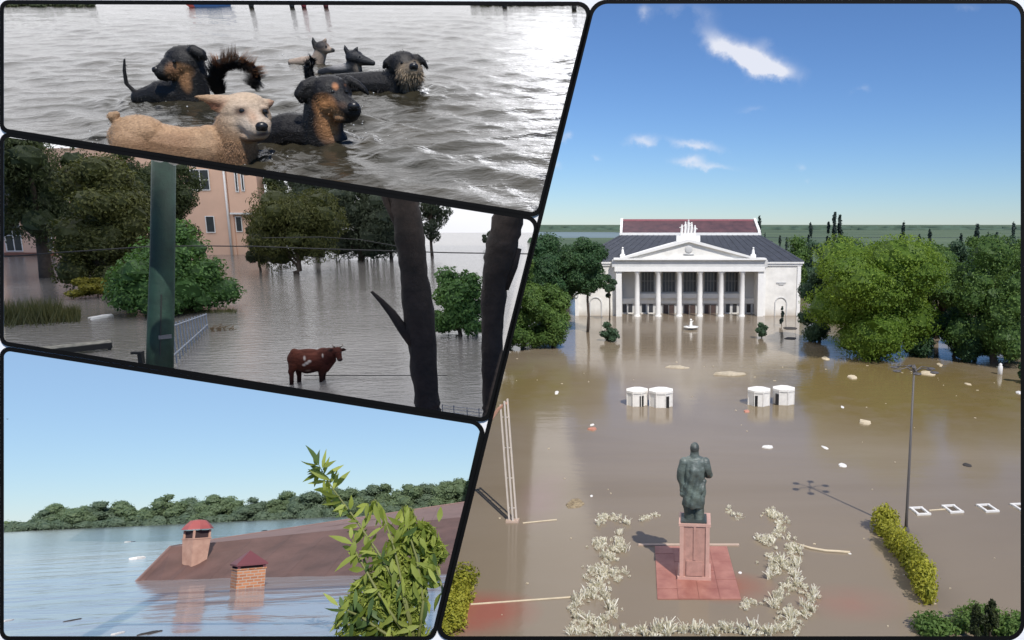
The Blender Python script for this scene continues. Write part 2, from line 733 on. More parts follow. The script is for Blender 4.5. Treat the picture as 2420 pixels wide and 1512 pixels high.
PANELS = [([(9, 10), (1391, 14), (1268, 503), (9, 303)], (14, 22, 18, 14), 'the swimming dogs'),
          ([(9, 322), (1266, 522), (1148, 988), (9, 806)], (14, 22, 18, 14), 'the cow in the flooded street'),
          ([(9, 828), (1141, 1006), (1019, 1503), (9, 1503)], (14, 28, 22, 14), 'the drowned brown roof'),
          ([(1407, 9), (2411, 9), (2411, 1503), (1037, 1503)], (38, 32, 34, 24), 'the flooded square and palace')]
black = mat('frame_black', (0.004, 0.004, 0.004), 0.7, 0.05, spec=0.1)
for poly, rad, what in PANELS:
    i0, o0 = rounded(poly, 0, rad), rounded(poly, 10.2, rad)
    n = len(i0)
    vs = [fpt(p.x, p.y) for p in i0] + [fpt(p.x, p.y) for p in o0] + [fpt(p.x, p.y, .05) for p in i0] + [fpt(p.x, p.y, .05) for p in o0]
    fs = []
    for k in range(n):
        j = (k + 1) % n
        fs += [(k, j, j + n, k + n), (k + 2 * n, k + 3 * n, j + 3 * n, j + 2 * n), (k, k + 2 * n, j + 2 * n, j), (k + n, j + n, j + 3 * n, k + 3 * n)]
    o = MB().add(vs, fs).build('panel_frame', black)
    tag(o, 'black rounded frame around the view of ' + what, 'frame', 'black frames of the four views')
bm = bmesh.new()
edges = []
for lp in [[Vector(p) for p in ((-60, -60), (2480, -60), (2480, 1572), (-60, 1572))]] + [rounded(p, 5, r) for p, r, _ in PANELS]:
    vv = [bm.verts.new(fpt(p.x, p.y, 0.015)) for p in lp]
    edges += [bm.edges.new((vv[i], vv[(i + 1) % len(vv)])) for i in range(len(vv))]
bmesh.ops.triangle_fill(bm, use_beauty=True, use_dissolve=False, edges=edges)
nrm = (RC @ Vector((0, 0, 1)))
ex = bmesh.ops.extrude_face_region(bm, geom=bm.faces[:])
bmesh.ops.translate(bm, verts=[v for v in ex['geom'] if isinstance(v, bmesh.types.BMVert)], vec=-nrm * 0.02)
bmesh.ops.recalc_face_normals(bm, faces=bm.faces)
me = bpy.data.meshes.new('mount_board')
bm.to_mesh(me)
bm.free()
struct(mobj('mount_board', me, mat('board_white', (0.85, 0.85, 0.85), 0.7, 0.02)))


# ------------------------------------------------------------------ waters
def water_mat(name, c1, c2, rough, bumps, cscale=(0.05, 0.12, 1), spec=0.5, patches=(), streak=None):
    """bumps: (scale xyz, noise scale, strength, distance)"""
    m, t = newmat(name)
    out = t.n('ShaderNodeOutputMaterial')
    b = t.n('ShaderNodeBsdfPrincipled')
    b.inputs['IOR'].default_value = 1.33
    b.inputs['Roughness'].default_value = rough
    b.inputs['Specular IOR Level'].default_value = spec
    tc = t.n('ShaderNodeTexCoord')
    co = tc.outputs['Object']
    nz = t.noise(t.mapping(co, cscale), 1.0, 5, 0.6, 0.6)
    cc = t.ramp(nz, [(0.35, c1), (0.65, c2)])
    for (x, y, rx, ry, pc, amt) in patches:
        mp = t.mapping(co, (1 / rx, 1 / ry, 1), loc=(-x / rx, -y / ry, 0))
        gr = t.n('ShaderNodeTexGradient', gradient_type='SPHERICAL')
        t.l(mp, gr.inputs[0])
        nn = t.noise(co, 0.35, 5, 0.65)
        fac = t.math('MULTIPLY', t.math('SMOOTHSTEP' if False else 'MULTIPLY', gr.outputs['Fac'], t.math('MULTIPLY_ADD', nn, 2.4, -0.1)), amt * 2, clamp=True)
        cc = t.mix(fac, cc, pc)
    t.l(cc, b.inputs['Base Color'])
    prev = None
    for (sc, ns, st, di) in bumps:
        bp = t.n('ShaderNodeBump')
        bp.inputs['Strength'].default_value = st
        bp.inputs['Distance'].default_value = di
        t.l(t.noise(t.mapping(co, sc), ns, 4, 0.55, 0.4), bp.inputs['Height'])
        if prev is not None:
            t.l(prev, bp.inputs['Normal'])
        prev = bp.outputs[0]
    t.l(prev, b.inputs['Normal'])
    t.l(b.outputs[0], out.inputs[0])
    return m


def sheet(name, pts, mt, S):
    """flat polygon at water level"""
    mb = MB().add([(p[0], p[1], p[2] if len(p) > 2 else 0.0) for p in pts], [tuple(range(len(pts)))])
    o = mb.build(name, mt)
    if o.data.polygons[0].normal.z < 0:
        o.data.flip_normals()
    put(o, S)
    return struct(o)


# flooded square: muddy brown, opaque, gently rippled
mud = water_mat('muddy_flood', (0.200, 0.158, 0.108), (0.245, 0.200, 0.148), 0.09,
                [((0.22, 0.8, 1), 1.0, 0.32, 0.055), ((1.1, 2.6, 1), 1.4, 0.16, 0.035)], (0.02, 0.05, 1), spec=0.36,
                patches=[(-7.6, 31.5, 3.2, 2.4, (0.30, 0.115, 0.085), 0.6), (10.2, 32.5, 3.0, 2.0, (0.28, 0.15, 0.11), 0.3), (4.4, 34.0, 2.6, 1.8, (0.28, 0.13, 0.085), 0.55),
                         (-6.6, 46, 2.0, 6, (0.25, 0.18, 0.16), 0.4), (28, 80, 24, 26, (0.17, 0.125, 0.05), 0.75), (-15, 78, 12, 18, (0.20, 0.155, 0.07), 0.6)])
A, B = VR.P(u_right(1560), 1560), VR.P(u_right(600), 600)
flood = sheet('flood_water', [(A.x, A.y), (60, A.y), (1200, 900), (B.x - 60, 900), (B.x, B.y)], mud, VR)
# far land
land = mat('far_meadow_green', (0.085, 0.130, 0.060), 0.9, 0.3, 0.004, c2=(0.14, 0.185, 0.09))
L0, L1 = VR.P(u_right(562), 562), VR.P(u_right(533), 533)
sheet('near_bank', [(-95, 243, .3), (1150, 243, .3), (1150, 960, .3), (-420, 960, .3)], land, VR)
sheet('far_lagoon', [(-420, 961, .2), (2200, 961, .2), (4500, 2200, .2), (-2500, 2200, .2)], mat('far_lagoon_grey', (0.24, 0.29, 0.26), 0.5, 0.15, 0.003), VR)
sheet('far_meadow', [(-900, 1900, .6), (-60, 1650, .6), (60, 975, .6), (1600, 975, .6), (26000, 26000, .6), (-22000, 26000, .6)], land, VR)

# river round the drowned roof
river = water_mat('river_water', (0.30, 0.295, 0.295), (0.36, 0.345, 0.335), 0.12,
                  [((0.35, 0.7, 1), 1.0, 0.42, 0.12), ((0.06, 0.13, 1), 1.0, 0.4, 0.4)], (0.05, 0.2, 1))
c = [VB.P(u_right(1540) - 1, 1540), VB.P(-40, 1540)]
fl, fr = VB.Q(-60, 1250, 330), VB.Q(u_right(1200) - 1, 1200, 330)
sheet('river_water', [(c[0].x, c[0].y), (c[1].x, c[1].y), (fl.x - 40, 330), (fr.x, 330)], river, VB)

# flooded street
street = water_mat('street_flood', (0.150, 0.138, 0.125), (0.195, 0.180, 0.165), 0.06,
                   [((0.9, 2.6, 1), 1.0, 0.50, 0.10), ((2.5, 5.0, 1), 1.5, 0.35, 0.05)], (0.05, 0.1, 1))
a, b, c2 = VM.P(-50, v_mb(-50)), VM.P(1152, v_mb(1152)), VM.P(u_right(540) - 1, 540)
e = VM.Q(u_right(545) - 1, 545, 150)
sheet('street_flood', [(a.x, a.y), (b.x, b.y), (e.x, 150), (VM.Q(-80, 520, 150).x, 150)], street, VM)


# lake with the dogs: real waves
def waves(x, y, seed=4):
    rng = np.random.default_rng(seed)
    h = np.zeros_like(x)
    for i in range(34):
        lam = 0.55 * (1.13 ** i) * rng.uniform(0.8, 1.2) if i < 17 else rng.uniform(0.7, 3.2)
        an = rng.normal(PI / 2, 0.62)
        k = 2 * PI / lam
        ph = rng.uniform(0, 2 * PI)
        am = 0.0105 * lam ** 0.9
        arg = k * (x * math.cos(an) + y * math.sin(an)) + ph + 0.9 * np.sin(x * 0.33 + i) + 0.7 * np.sin(y * 0.41 + 2 * i)
        fade = np.clip(1.5 - y / (lam * 30), 0, 1) * np.clip(1.4 - y / 80, 0.35, 1)
        h += am * (1 - np.abs(np.sin(arg / 2)) * 2 + 0.27) * fade
    patch = 0.75 + 0.35 * np.sin(x * 0.21 + 1.3) * np.sin(y * 0.17)
    return h * patch


DOG_RINGS = []


def lake_height(x, y):
    h = waves(x, y)
    for (cx, cy, r, am) in DOG_RINGS:
        d = np.sqrt((x - cx) ** 2 + ((y - cy) * 1.0) ** 2)
        h += am * np.cos((d - r) * 2 * PI / 0.9) * np.exp(-np.abs(d - r) / 1.0)
        near = np.exp(-((d / (r + 0.9)) ** 2))
        h += near * 0.030 * (np.sin(x * 4.3 + 2.6 * np.sin(y * 3.1)) * np.sin(y * 5.5 + 2.2 * np.sin(x * 2.7)) + 0.4 * np.sin(x * 8.1 + 2 * np.sin(y * 6.3)))
    return h


def build_lake():
    nu, nv = 620, 420
    TL, TR, BR, BL = (-120, 3), (1400, 3), (1277, 514), (-120, 295)
    us = np.linspace(0, 1, nu)
    vs = np.linspace(0, 1, nv)
    U, V = np.meshgrid(us, vs)
    pu = (TL[0] * (1 - U) + TR[0] * U) * (1 - V) + (BL[0] * (1 - U) + BR[0] * U) * V
    pv = (TL[1] * (1 - U) + TR[1] * U) * (1 - V) + (BL[1] * (1 - U) + BR[1] * U) * V
    Rt = np.array(VD.rs.transposed())
    d = np.stack([(pu - CX) / F, (CY - pv) / F, -np.ones_like(pu)], -1) @ Rt.T
    tt = -VD.H / d[..., 2]
    x, y = d[..., 0] * tt, d[..., 1] * tt
    z = lake_height(x, y)
    co = np.stack([x, y, z], -1).reshape(-1, 3)
    i = np.arange(nu * nv).reshape(nv, nu)
    fc = np.stack([i[:-1, :-1], i[1:, :-1], i[1:, 1:], i[:-1, 1:]], -1).reshape(-1, 4)
    me = bpy.data.meshes.new('lake_water')
    me.from_pydata(co.tolist(), [], fc.tolist())
    lake = water_mat('lake_water', (0.024, 0.022, 0.014), (0.040, 0.034, 0.022), 0.05,
                     [((1.6, 3.2, 1), 1.0, 0.50, 0.08), ((5, 8, 1), 1.0, 0.38, 0.04)], (0.2, 0.3, 1), spec=0.6)
    o = mobj('lake_water', me, lake, None, True)
    put(o, VD)
    return struct(o)


# ------------------------------------------------------------------ skies behind the left-hand views
def dome(name, mt, S_world, r, rows):
    """rows of (elevation, azimuth from, azimuth to) in degrees round the lens, joined into a curved screen"""
    nu = 24
    vs, fs = [], []
    for el, a0, a1 in rows:
        for k in range(nu):
            a = math.radians(a0 + (a1 - a0) * k / (nu - 1))
            e = math.radians(el)
            vs.append((r * math.sin(a) * math.cos(e), r * math.cos(a) * math.cos(e), r * math.sin(e)))
    for i in range(len(rows) - 1):
        for k in range(nu - 1):
            fs.append((i * nu + k, i * nu + k + 1, (i + 1) * nu + k + 1, (i + 1) * nu + k))
    o = MB().add(vs, fs).build(name, mt, None, True)
    return struct(o)


# overcast sky over the flooded street and the lake
m, t = newmat('overcast_sky')
out = t.n('ShaderNodeOutputMaterial')
em = t.n('ShaderNodeEmission')
tc = t.n('ShaderNodeTexCoord')
nz = t.noise(t.mapping(tc.outputs['Object'], (0.004, 0.004, 0.010)), 1.5, 4, 0.55)
t.l(t.ramp(nz, [(0.3, (0.66, 0.67, 0.72)), (0.7, (0.86, 0.86, 0.88))]), em.inputs[0])
# an overcast sky is about three times as bright overhead as at the horizon, plus an added off-frame glow aimed so the lake glints
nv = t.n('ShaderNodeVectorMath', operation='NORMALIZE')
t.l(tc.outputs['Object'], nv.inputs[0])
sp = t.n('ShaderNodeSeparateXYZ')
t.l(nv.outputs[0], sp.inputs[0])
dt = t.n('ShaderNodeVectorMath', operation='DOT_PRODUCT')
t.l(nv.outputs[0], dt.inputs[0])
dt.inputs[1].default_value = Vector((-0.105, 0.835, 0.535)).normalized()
glint_glow = t.math('POWER', t.math('MAXIMUM', dt.outputs['Value'], 0.0), 520.0)
t.l(t.math('MULTIPLY_ADD', sp.outputs[2], 0.60, t.math('MULTIPLY_ADD', glint_glow, 13.0, 1.22)), em.inputs[1])
t.l(em.outputs[0], out.inputs[0])
OVERCAST = m


def az_edge(el):
    """azimuth of the dividing edge at a given elevation"""
    v = HORIZON - math.tan(math.radians(el)) * F
    d = RC @ Vector(((u_right(v) - 2 - CX) / F, (CY - v) / F, -1))
    return math.degrees(math.atan2(d.x, d.y))


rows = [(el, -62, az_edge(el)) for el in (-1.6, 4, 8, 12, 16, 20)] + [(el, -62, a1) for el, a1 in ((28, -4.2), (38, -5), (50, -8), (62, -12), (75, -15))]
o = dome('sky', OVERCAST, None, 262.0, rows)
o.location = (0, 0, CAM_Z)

# added glowing sheet, hidden under the lake, lighting the flooded street like overcast
m, t = newmat('street_fill_sheet')
out = t.n('ShaderNodeOutputMaterial')
em = t.n('ShaderNodeEmission')
tc = t.n('ShaderNodeTexCoord')
nz = t.noise(t.mapping(tc.outputs['Object'], (0.03, 0.03, 0.03)), 1.0, 4, 0.55)
t.l(t.ramp(nz, [(0.3, (0.74, 0.75, 0.79)), (0.7, (0.86, 0.86, 0.88))]), em.inputs[0])
em.inputs[1].default_value = 2.2
t.l(em.outputs[0], out.inputs[0])
cs = [VD.P(*c, -0.6) for c in ((-200, 292), (1270, 508), (1388, 12), (-200, 12))]
o = sheet('sky', [(c.x, c.y, c.z) for c in cs], m, VD)

# clear sky over the river
m, t = newmat('river_sky')
out = t.n('ShaderNodeOutputMaterial')
em = t.n('ShaderNodeEmission')
tc = t.n('ShaderNodeTexCoord')
sk = t.n('ShaderNodeTexSky')
sk.sky_type = 'NISHITA'
sk.sun_disc = False
sk.sun_elevation = SUN_EL
sk.sun_rotation = PI - SUN_AZ
sk.dust_density = 0.0
sk.ozone_density = 4.0
nrmz = t.n('ShaderNodeVectorMath', operation='NORMALIZE')
t.l(tc.outputs['Object'], nrmz.inputs[0])
t.l(nrmz.outputs[0], sk.inputs[0])
t.l(t.mix(0.45, t.mix(1.0, sk.outputs[0], (0.74, 0.87, 1.02), 'MULTIPLY'), (3.7, 5.1, 6.6)), em.inputs[0])
em.inputs[1].default_value = 0.108
t.l(em.outputs[0], out.inputs[0])
rows = []
for el in (-1.0, 2, 5, 8, 11, 14, 17, 19):
    v = 1235 - math.tan(math.radians(el)) * F
    d = VB.ray(u_right(v) - 2, v)
    rows.append((el, -50, math.degrees(math.atan2(d.x, d.y))))
o = dome('sky', m, None, 345.0, rows)
o.matrix_world = VB.M @ Matrix.Translation((0, 0, VB.H))
# ================================================================== the flooded square
white = mat('white_plaster', (0.78, 0.76, 0.71), 0.75, 0.13, 0.5, 0.1, 6)
# a tide mark left by the flood on the plaster
_t = NT.__new__(NT)
_t.t = white.node_tree
_b = [n for n in white.node_tree.nodes if n.type == 'BSDF_PRINCIPLED'][0]
_src = _b.inputs['Base Color'].links[0].from_socket
_tc = _t.n('ShaderNodeTexCoord')
_sp = _t.n('ShaderNodeSeparateXYZ')
_t.l(_tc.outputs['Object'], _sp.inputs[0])
_nz = _t.noise(_t.mapping(_tc.outputs['Object'], (0.8, 0.8, 0.15)), 1.0, 5, 0.6)
_f = _t.math('SUBTRACT', 1.0, _t.math('DIVIDE', _sp.outputs[2], _t.math('MULTIPLY_ADD', _nz, 2.4, 0.25)), clamp=True)
_t.l(_t.mix(_t.math('MULTIPLY', _f, 0.6), _src, (0.40, 0.33, 0.25)), _b.inputs['Base Color'])
white2 = mat('white_stucco_trim', (0.80, 0.79, 0.76), 0.7, 0.05, 1.2)
greyw = mat('grey_white_wall', (0.56, 0.56, 0.55), 0.8, 0.08, 0.5)
slate = mat('slate_roof', (0.040, 0.045, 0.058), 0.7, 0.2, 0.8, 0.3, 4)
redroof = mat('red_brown_roof', (0.070, 0.040, 0.048), 0.6, 0.25, 0.6, 0.2, 4, c2=(0.12, 0.058, 0.062))
redcap = mat('red_ridge_cap', (0.34, 0.12, 0.14), 0.6, 0.1)
glassd = mat('dark_window_glass', (0.045, 0.045, 0.05), 0.15, 0.3, 2.0)
doorm = mat('brown_door', (0.075, 0.05, 0.045), 0.5, 0.2, 2.0)
mull = mat('grey_mullion', (0.20, 0.20, 0.20), 0.6, 0.1)


def palace():
    a = VR.P(1629, 747)
    y0 = a.y
    m = y0 / F
    t = thing('palace', 'white columned palace of culture with dark roofs standing in the flood', 'building', VR, a)
    X = lambda u, dy=0.0: (u - CX) * (y0 + dy) / F - a.x
    Z = lambda v, dy=0.0: CAM_Z - (v - HORIZON) * (y0 + dy) / F
    ztop = Z(640)
    # walls
    bw = 4.6
    MB().box2(X(1455), X(1803), bw, bw + 0.6, -1, Z(611)).build('portico_back_wall', greyw, t)
    wing_top = Z(622)
    for u0, u1, nm in ((1357, 1455, 'left'), (1803, 1894, 'right')):
        o = MB().box2(X(u0), X(u1), 0.9, 27, -1, wing_top).build('wing_wall', white, t)
        cm = MB().box2(X(u0) - 0.5, X(u1) + 0.5, 0.4, 27.5, wing_top, wing_top + 0.42)
        cm.box2(X(u0) - 0.25, X(u1) + 0.25, 0.65, 27.2, wing_top - 0.45, wing_top - 0.003)
        cm.build('cornice', white2, t)
        uc = (u0 + u1) / 2
        # arched niche and plaque
        nb = MB()
        pts = [(-1.15, -0.4), (-1.15, 2.5)] + [(-1.15 * math.cos(q), 2.5 + 1.15 * math.sin(q)) for q in np.linspace(0.2, PI - 0.2, 9)] + [(1.15, 2.5), (1.15, -0.4)]
        nb.tube([(X(uc) + p[0], 0.85, p[1]) for p in pts], 0.13, 6)
        nb.build('niche_arch', greyw, t)
        pb = MB().box((X(uc), 0.84, 6.55), (1.9, 0.16, 0.28))
        pb.box((X(uc), 0.84, 6.25), (0.9, 0.16, 0.22)).build('relief', greyw, t)
        # pilaster strips on the wing front
        for uu in (u0 + 4, u1 - 4):
            MB().box2(X(uu) - 0.35, X(uu) + 0.35, 0.72, 0.897, -1, wing_top - 0.46).build('pilaster', white2, t)
    # side bays of the portico
    for uu in (1462, 1797):
        MB().box2(X(uu) - 0.55, X(uu) + 0.55, -0.5, 4.59, -1, ztop).build('end_pier', white2, t)
    # columns
    for u in (1505, 1555, 1605, 1654, 1704, 1754):
        c = MB().lathe([(0.66, -1.0), (0.66, 0.1), (0.56, 0.2), (0.53, 0.5), (0.50, ztop * 0.5), (0.44, ztop - 0.6), (0.52, ztop - 0.5), (0.62, ztop - 0.25), (0.64, ztop)], 18, (X(u), 0, 0))
        c.build('column', white2, t, True)
    # entablature
    e = MB().box2(X(1452), X(1806), -0.8, 4.55, ztop + 0.003, ztop + 0.85)
    e.build('architrave', white2, t)
    MB().box2(X(1446), X(1812), -0.55, 4.5, ztop + 0.853, Z(613)).build('frieze', greyw, t)  # grey puts the cornice's shade into the frieze colour
    zc = Z(613)
    MB().box2(X(1450), X(1808), -1.15, 4.6, zc + 0.003, zc + 0.35).build('portico_cornice', white2, t)
    # pediment
    pz, pa = zc + 0.36, Z(565)
    xl, xr, xm = X(1463), X(1789), X(1626)
    p = MB().prism([(xl + .6, pz), (xr - .6, pz), (xm, pa - 0.45)], -0.55, 6.0)
    p.build('tympanum', white, t)
    for x0, x1 in ((xl, xm), (xr, xm)):
        d = 1 if x0 < x1 else -1
        MB().prism([(x0, pz), (x0 + d * 1.6, pz), (xm, pa - 0.5), (xm, pa + 0.1)], -1.1, 6.2).build('raking_cornice', white2, t)
    r = MB().ell((xm, -0.62, pz + 1.7), (0.75, 0.14, 0.75)).box((xm, -0.6, pz + 0.75), (2.0, 0.18, 0.3))
    r.build('emblem', greyw, t, True)
    # sculpture group on the apex, one figure at each corner
    zb = pa - 0.1
    sb = MB().box((xm, 1.2, zb + 0.25), (4.6, 1.6, 1.2)).box((xm, 1.2, zb + 0.9), (2.9, 1.3, 0.5))
    sb.build('sculpture_base', white2, t)
    rr = random.Random(3)
    for dx, hh in ((-1.25, 1.9), (-0.55, 2.5), (0.05, 2.9), (0.65, 2.4), (1.3, 1.8)):
        f = MB()
        z = zb + 1.0
        f.cap((xm + dx - .12, 1.2, z), (xm + dx, 1.2, z + hh * 0.5), 0.24, 0.26)
        f.cap((xm + dx, 1.2, z + hh * 0.5), (xm + dx, 1.15, z + hh * 0.8), 0.28, 0.22)
        f.ell((xm + dx, 1.1, z + hh * 0.94), (0.16, 0.17, 0.2))
        f.cap((xm + dx, 1.1, z + hh * 0.75), (xm + dx + rr.choice((-1, 1)) * 0.5, 1.0, z + hh * rr.uniform(0.5, 0.9)), 0.1, 0.07)
        me = remesh(f, 0.06, 2)
        mobj('sculpted_figure', me, white2, t, True)
    for uu in (1471, 1779):
        f = MB().box((X(uu), 0.2, pz + 0.35), (1.0, 1.0, 0.7))
        f.cap((X(uu), 0.2, pz + 0.7), (X(uu), 0.2, pz + 1.5), 0.34, 0.24)
        f.ell((X(uu), 0.15, pz + 1.95), 0.2)
        mobj('corner_sculpture', remesh(f, 0.07, 2), white2, t, True)
    # big hipped roof
    ze = wing_top + 0.43
    zr = Z(554, 13)
    vs = [(X(1357) - .6, 0.3, ze), (X(1894) + .6, 0.3, ze), (X(1894) + .6, 27.6, ze), (X(1357) - .6, 27.6, ze),
          (X(1466, 13), 13, zr), (X(1794, 13), 13, zr), (X(1794, 13), 18, zr), (X(1466, 13), 18, zr)]
    MB().add(vs, [(0, 1, 5, 4), (1, 2, 6, 5), (2, 3, 7, 6), (3, 0, 4, 7), (3, 2, 1, 0), (4, 5, 6, 7)]).build('roof', slate, t)
    rf = [o for o in t.children if o.name.startswith('roof')][0]
    for i in range(27):
        f = (i + 0.5) / 27
        p, q = Vector(vs[0]).lerp(Vector(vs[1]), f), Vector(vs[4]).lerp(Vector(vs[5]), f)
        MB().tube([p + Vector((0, 0, .03)), q + Vector((0, 0, .03))], 0.055, 5).build('roof_seam', slate, rf)
    # stage house
    zs0, zs1 = zr - 0.3, Z(521, 20)
    xa, xb = X(1466, 13) + 0.15, X(1794, 13) - 0.15
    MB().box2(xa - 0.3, xb + 0.3, 12.7, 13.3, zr - 0.15, zr + 0.42).build('gutter', white2, t)
    MB().prism([(xa, zs0), (xb, zs0), (xb - .0, zs0 + 0.5), (xa, zs0 + .5)], 13.3, 30).build('stage_wall', white, t)
    MB().add([(xa, 13.31, zr + 0.43), (xb, 13.31, zr + 0.43), (xb, 20, zs1), (xa, 20, zs1), (xb, 27, zr + .43), (xa, 27, zr + .43)],
             [(0, 1, 2, 3), (3, 2, 4, 5), (0, 3, 5), (1, 4, 2)]).build('stage_roof', redroof, t)
    MB().box2(xa, xb, 19.7, 20.3, zs1 - 0.1, zs1 + 0.28).build('ridge_cap', redcap, t)
    for xx in (xa, xb):
        MB().prism([(xx - 0.22, 0), (xx + 0.22, 0), (xx + 0.22, 0.4), (xx - 0.22, 0.4)], 0, 0.01)
        q = MB().add([(xx - .25, 13.2, zr + .4), (xx + .25, 13.2, zr + .4), (xx + .25, 20, zs1 - .05), (xx - .25, 20, zs1 - .05),
                      (xx - .25, 13.2, zr + .85), (xx + .25, 13.2, zr + .85), (xx + .25, 20, zs1 + .5), (xx - .25, 20, zs1 + .5)],
                     [(0, 1, 2, 3), (4, 5, 6, 7), (0, 1, 5, 4), (2, 3, 7, 6), (0, 3, 7, 4), (1, 2, 6, 5)])
        q.build('gable_parapet', white2, t)
    # tall windows between the columns with their mullions, band of balconies, doors below
    mids = [1530, 1580, 1630, 1679, 1729]
    for u in mids:
        x = X(u, bw)
        z0, z1 = Z(688, bw), Z(642, bw)
        w = MB().box2(x - 1.25, x + 1.25, bw - 0.12, bw - 0.003, z0, z1).build('window', glassd, t)
        for dx in (-1.25, -0.62, 0, 0.62, 1.25):
            MB().box2(x + dx - 0.07, x + dx + 0.07, bw - 0.2, bw - 0.123, z0 - .05, z1 + .05).build('mullion', mull, w)
        for zz in (z0, (z0 * 0.45 + z1 * 0.55), z1):
            MB().box2(x - 1.3, x + 1.3, bw - 0.22, bw - 0.203, zz - 0.06, zz + 0.06).build('transom', mull, w)
        MB().box2(x - 1.6, x + 1.6, bw - 1.1, bw - 0.003, Z(703, bw), Z(692, bw)).build('balcony', white2, t)
    for u in (1580, 1630, 1679):
        x = X(u, bw)
        d = MB().box2(x - 1.15, x + 1.15, bw - 0.1, bw - 0.003, -1, Z(719, bw)).build('door', doorm, t)
        for s in (-1.15, 0, 1.15):
            MB().box2(x + s - 0.06, x + s + 0.06, bw - 0.16, bw - 0.103, -1, Z(718, bw)).build('door_stile', mull, d)
    for u in (1475, 1489, 1521, 1538, 1721, 1737, 1770, 1785):
        x = X(u, bw)
        w = MB().box2(x - 0.4, x + 0.4, bw - 0.1, bw - 0.003, Z(738, bw), Z(718, bw)).build('window', glassd, t)
        MB().box2(x - 0.55, x + 0.55, bw - 0.2, bw - 0.103, Z(740, bw), Z(738.2, bw)).build('sill', white2, w)
    MB().box2(X(1466, bw), X(1790, bw), bw - 0.35, bw - 0.003, Z(716, bw), Z(704, bw)).build('ledge', white2, t)
    return t


palace()


def patina_mat():
    return furmat('bronze_patina', 0.45, 0.5, 5.0, 0.6)


